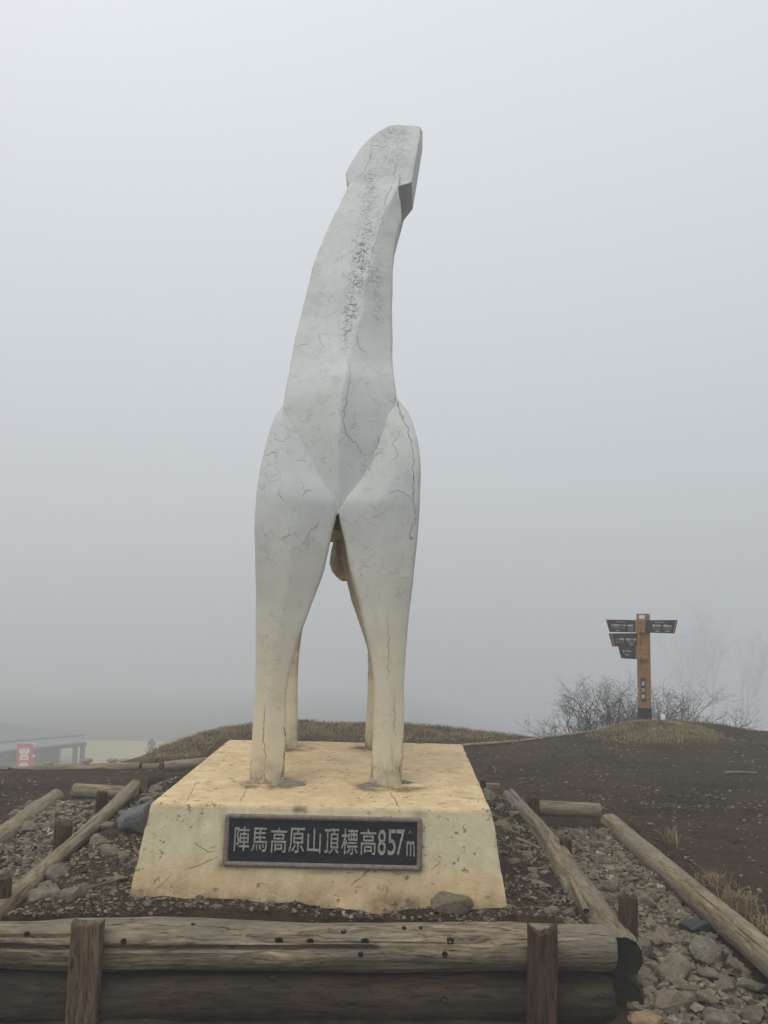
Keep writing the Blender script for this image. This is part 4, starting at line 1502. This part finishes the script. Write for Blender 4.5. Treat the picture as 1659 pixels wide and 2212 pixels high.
# dead leaves trodden into the dirt, past counting
def litter(name, n_, fx, fy, cond, mat, label):
    x_ = RNG.uniform(*fx, n_); y_ = fy[0] + (fy[1] - fy[0]) * RNG.random(n_) ** .9
    k_ = cond(x_, y_); x_, y_ = x_[k_], y_[k_]
    z_ = terrain(x_, y_) + .004; m_ = len(x_)
    a_ = RNG.uniform(0, 6.28, m_); s_ = RNG.uniform(.008, .026, m_)
    cx_, sy_ = np.cos(a_) * s_, np.sin(a_) * s_
    t1, t2 = RNG.uniform(-.004, .014, (2, m_))
    vv = np.stack([np.stack([x_ - cx_, y_ - sy_, z_ + t1], 1), np.stack([x_ + sy_ * .5, y_ - cx_ * .5, z_ + .001 * t2], 1), np.stack([x_ + cx_, y_ + sy_, z_ + t2], 1), np.stack([x_ - sy_ * .5, y_ + cx_ * .5, z_ + .003], 1)], 1)
    o_ = link(name, np_mesh(name, vv.reshape(-1, 3), np.arange(m_ * 4).reshape(-1, 4), mat, False), ground)
    o_['kind'] = 'stuff'; o_['label'] = label
M['litter'] = simple('leaf_litter', (.17, .115, .068), .9, .7, 3)
litter('leaf_litter', 8000, (-4.6, 7.0), (4.0, 13.0), lambda x, y: ((x > 1.85) | (y > 7.0) | (x < -2.8)) & ((x > -2.6) | (y < 8.4)) & (clump(x, y, 120, .7) > RNG.uniform(-.7, .6, len(x))), M['litter'], 'scattered dead leaf bits on the bare dirt')

# dead twigs lying about
def twig(px, py, z, ln, ang, r, label):
    p = atz(px, py, z); z0 = tz(p.x, p.y)
    d_ = Vector((math.cos(ang), math.sin(ang), .05)) * ln / 2
    c = Vector((p.x, p.y, z0 + r * 1.3))
    log('fallen_stick', label, 'stick', c - d_, c + d_, r, r * .6, px * .01, None, wear=.2, na=10, nl=16, bend=r * .6)
twig(205, 1935, 0, .22, .75, .010, 'pale dead stick lying left of the plinth front corner')
twig(1140, 1822, 0, .26, -1.15, .012, 'pale broken stick lying between plinth and right rail')
twig(1600, 1677, -.3, .30, -.3, .014, 'dead stick lying on the open dirt at far right')

# ------------------------------------------------------------------ grass
def blades(name, xs, ys, hs, mat, lean=.5, w=.004, zs=None, curl=1.0):
    n_ = len(xs)
    zs = terrain(xs, ys) if zs is None else zs
    a = RNG.uniform(0, 6.283, n_); ln = np.abs(RNG.normal(lean, lean * .5, n_)) * hs
    dx, dy = np.cos(a), np.sin(a)
    sx, sy = -dy * w * RNG.uniform(.6, 1.4, n_), dx * w * RNG.uniform(.6, 1.4, n_)
    v = np.zeros((n_, 5, 3))
    v[:, 0] = np.stack([xs - sx, ys - sy, zs - .01], 1); v[:, 1] = np.stack([xs + sx, ys + sy, zs - .01], 1)
    mx, my, mz_ = xs + dx * ln * .4, ys + dy * ln * .4, zs + hs * .65
    v[:, 2] = np.stack([mx + sx * .8, my + sy * .8, mz_], 1); v[:, 3] = np.stack([mx - sx * .8, my - sy * .8, mz_], 1)
    v[:, 4] = np.stack([xs + dx * ln * 1.2, ys + dy * ln * 1.2, zs + hs * (1 - .3 * curl * RNG.random(n_))], 1)
    b_ = np.arange(n_) * 5
    f_ = np.concatenate([np.stack([b_, b_ + 1, b_ + 2], 1), np.stack([b_, b_ + 2, b_ + 3], 1), np.stack([b_ + 3, b_ + 2, b_ + 4], 1)])
    return np_mesh(name, v.reshape(-1, 3), f_, mat, False)


n = 26000
x = RNG.uniform(-3.4, 2.0, n); y = RNG.uniform(11.0, 13.9, n)
k = (np.exp(-np.abs((x + .6) / 2.4) ** 4) * np.exp(-np.abs((y - 12.9) / 1.3) ** 4) > RNG.random(n) * .8)
x, y = x[k], y[k]
o = link('dry_grass', blades('dry_grass', x, y, RNG.uniform(.015, .065, len(x)) * (.6 + .8 * (fbm(x * 2, y * 2, 77, 3) + .5)), M['hump'], 1.2, .004))
tag(o, 'dry brown grass covering the hump behind the plinth', 'grass', kind='stuff')
n = 9000
x = RNG.uniform(-3.6, -2.0, n); y = RNG.uniform(9.2, 11.8, n)
k = (x < -1.6) & (RNG.random(n) < sst(-.272, -.245, x / y))
x, y = x[k], y[k]
o = link('dry_grass', blades('dry_grass', x, y, RNG.uniform(.02, .07, len(x)), M['hump'], 1.2, .004))
tag(o, 'tufty dry grass on the slope left of the hump', 'grass', kind='stuff')
n = 30000
x = RNG.uniform(2.8, 4.9, n); y = RNG.uniform(11.2, 13.3, n)
k = np.exp(-(((x - 3.80) / .80) ** 2 + ((y - 12.3) / .9) ** 2) ** 2) > RNG.random(n)
x, y = x[k], y[k]
o = link('short_grass', blades('short_grass', x, y, RNG.uniform(.012, .05, len(x)), M['turf'], .8, .004))
tag(o, 'short yellow green grass on the mound under the signpost', 'grass', kind='stuff')
n = 5000
x = RNG.uniform(4.2, 8.5, n); y = RNG.normal(13.35, .16, n)
o = link('dry_grass', blades('dry_grass', x, y, RNG.uniform(.02, .07, n), M['straw'], .9, .004))
tag(o, 'thin dry grass along the bank at far right', 'grass', kind='stuff')
TUG = 'dry grass tufts along the edging log'
for px, py, hh, nn, sp, lb in [(1452, 1826, .11, 50, .03, 'small upright tuft of dry grass behind the middle of the right edging log'),
                               (1545, 1905, .075, 150, .045, 'spreading straw coloured grass tuft behind the right edging log'),
                               (1606, 1962, .095, 190, .045, 'largest straw coloured grass tuft near the right edge of the picture'),
                               (1646, 2002, .07, 80, .03, 'low dry grass tuft at the right edge by the edging log'),
                               (336, 1636, .06, 60, .03, 'dry grass tuft at the left end of the hump beside the terrace log')]:
    p = atz(px, py, -.22) if px > 1000 else at(px, py, 9.4)
    x = RNG.normal(p.x, sp, nn); y = RNG.normal(p.y, sp, nn)
    tag(link('grass_tuft', blades('grass_tuft', x, y, RNG.uniform(hh * .4, hh * 1.3, nn), M['straw'], .55, .0022)), lb, 'grass tuft', TUG)

# ------------------------------------------------------------------ the signpost
SD = 12.5
sp_b, sp_t = at(1397, 1556, SD), at(1392.5, 1326, SD)
SU = SD / F                                            # metres per picture unit at the sign
SB = Vector((sp_b.x, SD, sp_b.z))
sign = empty('signpost', SB, 'orange brown wooden signpost with dark direction boards on a grassy mound', 'signpost')
def to_sign(px, py, dy=0.0):
    p = at(px, py, SD + dy); return p


def quad_board(name, pts, dy, th, mat, parent, bev=.004):
    """A board whose outline is given by picture points on the plane of the sign, with real thickness."""
    fr_ = [to_sign(x, y, dy) for x, y in pts]
    bm = bmesh.new()
    a_ = [bm.verts.new(p) for p in fr_]; b_ = [bm.verts.new(p + Vector((0, th, 0))) for p in fr_]
    n_ = len(pts)
    bm.faces.new(a_); bm.faces.new(b_[::-1])
    for i in range(n_): bm.faces.new((a_[i], b_[i], b_[(i + 1) % n_], a_[(i + 1) % n_]))
    bmesh.ops.recalc_face_normals(bm, faces=bm.faces)
    if bev: bmesh.ops.bevel(bm, geom=list(bm.edges), offset=bev, segments=2, affect='EDGES')
    me = bpy.data.meshes.new(name); bm.to_mesh(me); bm.free(); me.materials.append(mat)
    return link(name, me, parent)


quad_board('post', [(1381, 1326), (1404, 1326), (1407.3, 1532), (1384.5, 1532)], .0, .155, M['signwood'], sign, .006)
quad_board('post_foot', [(1384, 1530), (1408, 1530), (1409, 1570), (1386, 1570)], -.006, .167, M['postfoot'], sign, .004)
# boards, from the enlarged sign picture: zoom origin (2360, 2400), 4.88 px per source px
def sg(zx, zy): return ((2360 + zx / 4.879) / 1.8228, (2400 + zy / 4.879) / 1.8228)
def face_m(dy):
    return None
def sign_text(s, zx0, zx1, zy0, zy1, parent, dy, mat='white', bold=.0):
    p0, p1 = sg(zx0, zy0), sg(zx1, zy1)
    a_, b_ = to_sign(*p0, dy), to_sign(*p1, dy)
    c = (a_ + b_) / 2
    m_ = Matrix.Translation(c) @ Matrix.Rotation(R(90), 4, 'X')
    return place_text(s, abs(b_.x - a_.x), abs(a_.z - b_.z), M[mat], parent, m_, 0, 0, 0, .0012, bold, 'lettering')


d1, d2, d3, d4 = -.045, -.040, -.030, -.043
b1 = quad_board('direction_board', [sg(138, 193), sg(690, 203), sg(690, 440), sg(207, 432)], d1, .04, M['signdark'], sign)
b1['label'] = 'upper left dark direction board'
cap = quad_board('timber_plate', [sg(684, 200), sg(888, 205), sg(884, 452), sg(688, 442)], d1 - .004, .045, M['signwood'], sign)
b2 = quad_board('direction_board', [sg(884, 205), sg(1508, 203), sg(1447, 462), sg(890, 440)], d2, .038, M['signdark'], sign)
b2['label'] = 'right pointing dark direction board'
quad_board('edge_strip', [sg(1466, 206), sg(1490, 206), sg(1432, 458), sg(1410, 458)], d2 - .002, .002, M['signwood'], b2, 0)
b3 = quad_board('direction_board', [sg(188, 460), sg(728, 455), sg(728, 705), sg(258, 712)], d3, .03, M['signdark'], sign)
b3['label'] = 'middle left dark direction board'
quad_board('edge_strip', [sg(212, 470), sg(244, 468), sg(300, 706), sg(272, 708)], d3 - .002, .002, M['signwood'], b3, 0)
quad_board('timber_plate', [sg(726, 458), sg(778, 458), sg(778, 704), sg(726, 706)], d3, .03, M['signwood'], sign, .003)
b4 = quad_board('direction_board', [sg(370, 705), sg(698, 700), sg(705, 955), sg(432, 938)], d4, .04, M['signdark'], sign)
b4['label'] = 'lowest dark direction board, for the toilet'
quad_board('timber_plate', [sg(696, 702), sg(936, 706), sg(938, 970), sg(704, 955)], d4 - .004, .045, M['signwood'], sign)
e = .0035
sign_text('関東ふれあいの道', 335, 495, 228, 248, b1, d1 - e)
sign_text('陣馬高原下バス停・和田峠', 225, 652, 278, 332, b1, d1 - e, bold=.01)
sign_text('Jinbakogenshita Bus stop', 235, 502, 346, 366, b1, d1 - e)
sign_text('Wada Pass', 540, 655, 348, 368, b1, d1 - e)
sign_text('4.4km', 312, 396, 388, 414, b1, d1 - e)
sign_text('0.7km', 560, 650, 390, 418, b1, d1 - e)
sign_text('関東ふれあいの道', 1075, 1252, 232, 258, b2, d2 - e)
sign_text('明王峠・景信山', 1020, 1384, 285, 342, b2, d2 - e, bold=.01)
sign_text('Myo-o Pass', 1030, 1170, 358, 380, b2, d2 - e)
sign_text('Mt.Kagenobu', 1226, 1390, 362, 384, b2, d2 - e)
sign_text('1.9km', 1068, 1155, 398, 428, b2, d2 - e)
sign_text('5.7km', 1258, 1360, 400, 432, b2, d2 - e)
sign_text('一ノ尾根・和田バス停', 315, 706, 545, 598, b3, d3 - e, bold=.01)
sign_text('Ichino-One Ridge', 318, 482, 618, 638, b3, d3 - e)
sign_text('Wada Bus stop', 540, 675, 614, 636, b3, d3 - e)
sign_text('2.7km', 575, 655, 652, 684, b3, d3 - e)
sign_text('トイレ', 458, 614, 768, 826, b4, d4 - e, bold=.012)
sign_text('TOILET', 500, 580, 858, 882, b4, d4 - e)
lab = quad_board('label_plate', [sg(762, 110), sg(872, 110), sg(870, 182), sg(762, 176)], -.004, .004, M['white'], sign, 0)
for zx, zy in [(700 + 92, 765 - 0), (796, 402), (785, 255), (808, 655), (804, 915)]:
    p = sg(zx, zy); c = to_sign(*p, -.053)
    rings = [[Vector((c.x + r_ * math.cos(t), c.y - h_, c.z + r_ * math.sin(t))) for t in [2 * math.pi * k / 10 for k in range(10)]] for r_, h_ in ((.009, -.02), (.009, .0), (.006, .005), (.001, .006))]
    v, f = loft(rings); me = mesh('bolt', v, f, M['signdark']); fix_normals(me)
    link('bolt', me, sign)
# the vertical name tablet: picture 2 of the sign, zoom origin (2100, 2350), 2.074 px per source px
def sg2(zx, zy): return ((2100 + zx / 2.0737) / 1.8228, (2350 + zy / 2.0737) / 1.8228)
tab = quad_board('name_tablet', [sg2(876, 672), sg2(880, 662), sg2(910, 662), sg2(917, 675), sg2(920, 852), sg2(880, 850)], -.014, .014, M['signdark'], sign, .002)
for ch, y0, y1 in (('東', 690, 726), ('京', 744, 780), ('都', 796, 832)):
    a_, b_ = to_sign(*sg2(882, y0), -.0165), to_sign(*sg2(913, y1), -.0165)
    m_ = Matrix.Translation((a_ + b_) / 2) @ Matrix.Rotation(R(90), 4, 'X')
    place_text(ch, abs(b_.x - a_.x), abs(a_.z - b_.z), M['white'], tab, m_, 0, 0, 0, .0012, .0, 'lettering')
# small white cap lying by the post
p = at(1432, 1549, 12.42)
rings = [[Vector((p.x + r_ * math.cos(t), p.y + r_ * math.sin(t), p.z - .06 + h_)) for t in [2 * math.pi * k / 14 for k in range(14)]] for r_, h_ in ((.032, 0), (.035, .02), (.034, .085), (.028, .095), (.002, .096))]
v, f = loft(rings); me = mesh('white_marker', v, f, M['white']); fix_normals(me)
tag(link('white_marker', me), 'small white survey marker on the mound beside the signpost', 'marker')

# ------------------------------------------------------------------ bare shrubs and trees
def branchy(seed, base, height, spread, levels, r0, kids, upbias, leafn=0, leafs=.02, seglen=.22, twist=.5):
    rg = random.Random(seed)
    V_, F_ = [], []
    tips = []
    def tube(p0, p1, ra, rb):
        d_ = (p1 - p0)
        if d_.length < 1e-5: return
        d_.normalize()
        s_ = d_.cross(Vector((.3, .1, 1)) if abs(d_.z) < .9 else Vector((1, 0, 0))).normalized(); t_ = d_.cross(s_)
        b_ = len(V_)
        for p_, r_ in ((p0, ra), (p1, rb)):
            for k in range(4):
                an = math.pi / 2 * k
                V_.append(p_ + s_ * (r_ * math.cos(an)) + t_ * (r_ * math.sin(an)))
        for k in range(4): F_.append((b_ + k, b_ + (k + 1) % 4, b_ + 4 + (k + 1) % 4, b_ + 4 + k))
    def grow(p, d_, ln, r_, lv):
        n_ = max(2, int(ln / seglen))
        for i in range(n_):
            d2 = (d_ + Vector((rg.gauss(0, twist), rg.gauss(0, twist), rg.gauss(0, twist))) * .35 + Vector((0, 0, upbias)) * .12).normalized()
            q = p + d2 * (ln / n_)
            rb = r_ * (1 - .5 / n_)
            tube(p, q, r_, rb)
            p, d_, r_ = q, d2, rb
            if lv > 0 and (i > 0 or n_ < 3):
                for _ in range(kids[lv - 1] if rg.random() < .85 else 1):
                    ax_ = Vector((rg.gauss(0, 1), rg.gauss(0, 1), rg.gauss(0, .6))).normalized()
                    d3 = (d2 * .75 + ax_ * .8 + Vector((0, 0, upbias * .35))).normalized()
                    grow(p, d3, ln * rg.uniform(.38, .62), r_ * .6, lv - 1)
        tips.append((p, d_))
    for d_, ln in spread:
        grow(Vector(base), Vector(d_).normalized(), ln, r0, levels)
    return V_, F_, tips


def leaves_mesh(tips, per, size, seed, jitter=.05):
    rg = random.Random(seed); v, f = [], []
    for p, d_ in tips:
        for _ in range(per):
            c = p - d_ * rg.uniform(0, jitter * 2) + Vector((rg.gauss(0, jitter * .4), rg.gauss(0, jitter * .4), rg.gauss(0, jitter * .4)))
            a_ = Vector((rg.gauss(0, 1), rg.gauss(0, 1), rg.gauss(0, .5))).normalized(); b_ = a_.orthogonal().normalized()
            s_ = size * rg.uniform(.6, 1.3)
            k = len(v)
            v += [c - a_ * s_, c + b_ * s_ * .4, c + a_ * s_, c - b_ * s_ * .4]; f.append((k, k + 1, k + 2, k + 3))
    return v, f


BUG = 'bare shrubs behind the signpost'
for i, (px, D, zb, stems, lb) in enumerate([
    (1262, 15.4, -1.55, [((-.9, .1, .6), .85), ((-.4, -.1, 1.0), .9), ((-.2, .2, 1.2), 1.05), ((.25, 0, 1.2), 1.0), ((.05, -.2, 1.5), 1.2), ((-.8, 0, .4), .7), ((.5, 0, 1.0), .9)], 'bare twiggy shrub left of the signpost, its branches reaching out left'),
    (1340, 15.0, -1.45, [((-.4, .1, 1.2), .95), ((0, .1, 1.3), 1.0), ((.35, 0, 1.2), .9), ((-.7, 0, 1.0), .9), ((.6, 0, .9), .8), ((.15, .2, 1.2), .9)], 'dense bare shrub directly behind the signpost'),
    (1425, 15.2, -1.5, [((-.2, .1, 1.2), .9), ((.45, .1, 1.25), 1.05), ((.7, -.1, .9), .85), ((.1, 0, 1.1), .85), ((-.4, 0, 1.0), .85)], 'bare shrub right of the signpost with one long branch rising'),
    (1490, 14.8, -1.35, [((.5, 0, .6), .85), ((.9, 0, .32), .85), ((.1, .1, .8), .8), ((-.3, 0, .8), .8)], 'low spreading bare shrub at the right end of the group'),
]):
    b = at(px, 1560, D); b.z = zb
    t_ = empty('bare_shrub', b, lb, 'shrub', BUG)
    V_, F_, tips = branchy(40 + i, b, 1.4, stems, 3, .020, (4, 3, 3), .25, seglen=.19)
    link('branches', np_mesh('branches', np.array(V_), np.array(F_), M['bark'], False), t_)
    v, f = leaves_mesh(tips, 1, .012, i, .015)
    link('dead_leaves', mesh('dead_leaves', v, f, M['leaf'], False), t_)

TRG = 'trees fading into the fog'
for i, (px, D, ht, zb, lb) in enumerate([(1480, 185, 18, -24, 'faint bare tree in the fog just right of the signpost'), (1540, 190, 22, -24.5, 'tallest faint bare tree in the fog at right'), (1610, 185, 16, -24, 'faint bare tree in the fog nearest the right edge'),
                                     ]):
    b = at(px, 1560, D); b.z = zb
    t_ = empty('bare_tree', b, lb, 'tree', TRG)
    rg = random.Random(60 + i)
    stems = [((rg.uniform(-.25, .25), rg.uniform(-.2, .2), 1), ht * rg.uniform(.6, .78)) for _ in range(3)]
    V_, F_, tips = branchy(70 + i, b, ht, stems, 3, .13, (3, 3, 2), .9, seglen=ht * .11, twist=.35)
    link('trunk', np_mesh('trunk', np.array(V_), np.array(F_), M['bark2'], False), t_)
    v, f = leaves_mesh(tips, 3, .13, 80 + i, .25)
    link('crown', mesh('crown', v, f, M['bark2'], False), t_)

# ------------------------------------------------------------------ the tavern in the fog
HD = 62.0
def hz(px, py, D=HD): return at(px, py, D)
bx = hz(110, 1640); gz = tz(bx.x, HD)
tav = empty('tavern', (hz(60, 1640).x, HD + 2, gz), 'low dark tavern with sloping sheet roof and porch, half lost in fog', 'building')
def slab(name, pts, th, mat, parent):
    bm = bmesh.new()
    a_ = [bm.verts.new(p) for p in pts]; b_ = [bm.verts.new(p - Vector((0, 0, th))) for p in pts]
    n_ = len(pts); bm.faces.new(a_); bm.faces.new(b_[::-1])
    for i in range(n_): bm.faces.new((a_[i], b_[i], b_[(i + 1) % n_], a_[(i + 1) % n_]))
    bmesh.ops.recalc_face_normals(bm, faces=bm.faces)
    me = bpy.data.meshes.new(name); bm.to_mesh(me); bm.free(); me.materials.append(mat)
    return link(name, me, parent)


E_, T_, G_ = hz(-150, 1613, 58), hz(181, 1587, 61.5), hz(-150, 1537, 70)
slab('roof', [E_, T_, G_], .10, M['roof'], tav)
e1, e2 = hz(-150, 1638, 56.5), hz(185, 1602.5, 60.3)
slab('porch_roof', [e1, e2, T_ + Vector((.05, .0, -.12)), E_ + Vector((0, .0, -.12))], .08, M['porch'], tav)
slab('porch_beam', [e1 + Vector((0, .10, -.09)), e2 + Vector((0, .10, -.09)), e2 + Vector((0, .25, -.09)), e1 + Vector((0, .25, -.09))], .22, M['beam'], tav)
wl_, wr_ = hz(-150, 1640, 59.5), hz(127, 1630, 62.0)
wt = min(e2.z, T_.z) - .3
slab('wall', [Vector((wl_.x, wl_.y, wt)), Vector((wr_.x, wr_.y, wt)), Vector((wr_.x - .3, 63.2, wt)), Vector((wl_.x, 61.5, wt))], 5.0, M['wall_d'], tav)
for px in (8, 62):
    p, p2 = hz(px, 1640, 60.2), hz(px + 20, 1640, 60.4)
    slab('window', [Vector((p.x, p.y - .35 + .0, wt - .45)), Vector((p2.x, p2.y - .35, wt - .45)), Vector((p2.x, p2.y + .4, wt - .45)), Vector((p.x, p.y + .4, wt - .45))], 1.2, M['wall_p'], tav)
for px in (161, 177):
    p = hz(px, 1607, 60.3 - (181 - px) * .03)
    box('porch_post', p.x - .13, p.x + .13, p.y + .05, p.y + .31, tz(p.x, p.y) - .2, e2.z - .2, M['beam'], tav)

# banner
BD = 52.0
p_t, p_b = at(37, 1606, BD), at(73, 1606, BD)
bw_, bx0 = abs(p_b.x - p_t.x), p_t.x
zt = p_t.z; zb = zt - 2.6
ban = empty('banner', (bx0, BD, tz(bx0, BD)), 'red vertical shop banner with white characters rising behind the terrace log', 'banner')
v, f = [], []
for s_ in (0, 1):
    for j in range(25):
        for i in range(11):
            u, w = i / 10, j / 24
            v.append((bx0 + bw_ * u + .02 * math.sin(w * 5), BD + .05 * math.sin(u * 5 + w * 4) + .012 * s_, zt - (zt - zb) * w - .015 * math.sin(u * 3)))
N = 25 * 11
for j in range(24):
    for i in range(10):
        k = j * 11 + i
        f.append((k, k + 11, k + 12, k + 1)); f.append((N + k, N + k + 1, N + k + 12, N + k + 11))
link('cloth', mesh('cloth', v, f, M['red']), ban)
for ch, yc in (('営', .60), ('業', 1.45), ('中', 2.2)):
    m_ = Matrix.Translation((bx0 + bw_ / 2, BD - .07, zt - yc)) @ Matrix.Rotation(R(90), 4, 'X')
    place_text(ch, .62, .74, M['white'], ban, m_, 0, 0, 0, .004, .03, 'character')
log('pole', None, None, (bx0 + bw_ + .03, BD + .02, tz(bx0, BD) - .2), (bx0 + bw_ + .03, BD + .02, zt + .22), .022, .018, 2.0, parent=ban, wear=.01, na=8, nl=4, mats=('white', 'white'))
log('cross_rod', None, None, (bx0 - .05, BD + .02, zt + .03), (bx0 + bw_ + .08, BD + .02, zt + .03), .014, .014, 2.0, parent=ban, wear=.01, na=8, nl=4, mats=('white', 'white'))
for k in range(4):
    box('tie', bx0 + bw_ - .02, bx0 + bw_ + .09, BD - .03, BD + .03, zt - .03 - k * .68 - .05, zt - .03 - k * .68 + .05, M['white'], ban)

# stump tables on the lower terrace
STU = 'round wooden stools on the lower terrace'
for px, lb in ((188, 'flat round wooden stool below the terrace near the tavern posts'), (243, 'left of the two round wooden stools side by side below the terrace'), (269, 'right of the two round wooden stools side by side below the terrace'), (104, 'round wooden stool barely showing over the terrace log beside the banner')):
    p = at(px, 1640 if px > 150 else 1646.5, 26)
    g = tz(p.x, 26)
    t_ = empty('round_stool', (p.x, 26, g), lb, 'stool', STU)
    rr = .165
    rings = [[Vector((p.x + r_ * math.cos(t), 26 + r_ * math.sin(t), z_)) for t in [2 * math.pi * k / 20 for k in range(20)]] for r_, z_ in ((rr * .95, p.z - .07), (rr, p.z - .06), (rr, p.z - .01), (rr * .95, p.z))]
    v, f = loft(rings); me = mesh('seat', v, f, M['log']); fix_normals(me); link('seat', me, t_)
    rings = [[Vector((p.x + r_ * math.cos(t), 26 + r_ * math.sin(t), z_)) for t in [2 * math.pi * k / 14 for k in range(14)]] for r_, z_ in ((.11, g - .1), (.10, p.z - .069))]
    v, f = loft(rings); me = mesh('stump', v, f, M['stake']); fix_normals(me); link('stump', me, t_)

# ------------------------------------------------------------------ the walker in the fog
def walker():
    base = at(326, 1641, 64); g = tz(base.x, 64)
    J = {'pelvis': (0, 0, .93), 'chest': (0, .02, 1.28), 'neck': (0, .03, 1.46), 'head': (0, .0, 1.60), 'crown': (0, .0, 1.70),
         'shl': (-.19, .02, 1.39), 'ell': (-.27, .06, 1.12), 'wrl': (-.27, -.05, .90), 'hal': (-.27, -.08, .80),
         'shr': (.19, .02, 1.39), 'elr': (.27, .08, 1.12), 'wrr': (.26, .0, .90), 'har': (.26, -.03, .80),
         'hil': (-.10, 0, .90), 'knl': (-.13, -.08, .50), 'anl': (-.14, .05, .09), 'tol': (-.15, -.14, .04),
         'hir': (.10, 0, .90), 'knr': (.12, .02, .50), 'anr': (.13, .16, .10), 'tor': (.14, -.02, .04)}
    rad = {'pelvis': .15, 'chest': .17, 'neck': .06, 'head': .10, 'crown': .085, 'shl': .085, 'ell': .06, 'wrl': .045, 'hal': .04, 'shr': .085, 'elr': .06, 'wrr': .045, 'har': .04,
           'hil': .10, 'knl': .075, 'anl': .055, 'tol': .045, 'hir': .10, 'knr': .075, 'anr': .055, 'tor': .045}
    E = [('pelvis', 'chest'), ('chest', 'neck'), ('neck', 'head'), ('head', 'crown'), ('chest', 'shl'), ('shl', 'ell'), ('ell', 'wrl'), ('wrl', 'hal'), ('chest', 'shr'), ('shr', 'elr'), ('elr', 'wrr'), ('wrr', 'har'),
         ('pelvis', 'hil'), ('hil', 'knl'), ('knl', 'anl'), ('anl', 'tol'), ('pelvis', 'hir'), ('hir', 'knr'), ('knr', 'anr'), ('anr', 'tor')]
    ks = list(J)
    me = bpy.data.meshes.new('body')
    me.from_pydata([J[k] for k in ks], [(ks.index(a_), ks.index(b_)) for a_, b_ in E], [])
    o = bpy.data.objects.new('tmp', me); COL.objects.link(o)
    md = o.modifiers.new('s', 'SKIN'); md.use_smooth_shade = True
    for k, sv in zip(ks, me.skin_vertices[0].data): sv.radius = (rad[k], rad[k] * .8); sv.use_root = (k == 'pelvis')
    o.modifiers.new('u', 'SUBSURF').levels = 1
    dg = bpy.context.evaluated_depsgraph_get(); dg.update()
    m2 = bpy.data.meshes.new_from_object(o.evaluated_get(dg)); m2.name = 'body'
    bpy.data.objects.remove(o)
    m2.materials.clear()
    for k in ('jacket', 'trouser', 'skin'): m2.materials.append(M[k])
    for p in m2.polygons:
        z, x_ = p.center.z, abs(p.center.x)
        p.material_index = 2 if z > 1.50 and z < 1.66 and p.center.y < .02 else (1 if z < .84 and x_ < .22 else (2 if z < .86 and x_ >= .22 else 0))
    t_ = empty('person', (base.x, 64, g), 'distant person in dark clothes walking on the pale field in the fog', 'person')
    link('body', m2, t_, Matrix.Translation((base.x, 64, g)))
    box('backpack', -.14, .14, .14, .32, 1.0, 1.42, M['trouser'], t_, Matrix.Translation((base.x, 64, g)), .05)
walker()

# ------------------------------------------------------------------ fog
hz_m = bpy.data.materials.new('fog_air'); hz_m.use_nodes = True
hn = hz_m.node_tree.nodes; hn.clear()
ho = hn.new('ShaderNodeOutputMaterial'); hv = hn.new('ShaderNodeVolumePrincipled')
hv.inputs['Color'].default_value = (.865, .885, .895, 1)
hv.inputs['Density'].default_value = .0100
hv.inputs['Anisotropy'].default_value = 0.0
hz_m.node_tree.links.new(hv.outputs[0], ho.inputs['Volume'])
v, f = box_v(-600, 600, -600, 600, float(GZ.min()) - 1.0, 6.0)
haze = link('haze', mesh('haze', v, f, hz_m, False))
tag(haze, 'even grey fog filling the air over the summit', 'fog', kind='stuff')
print('stones', cnt, 'objects', len(bpy.data.objects))
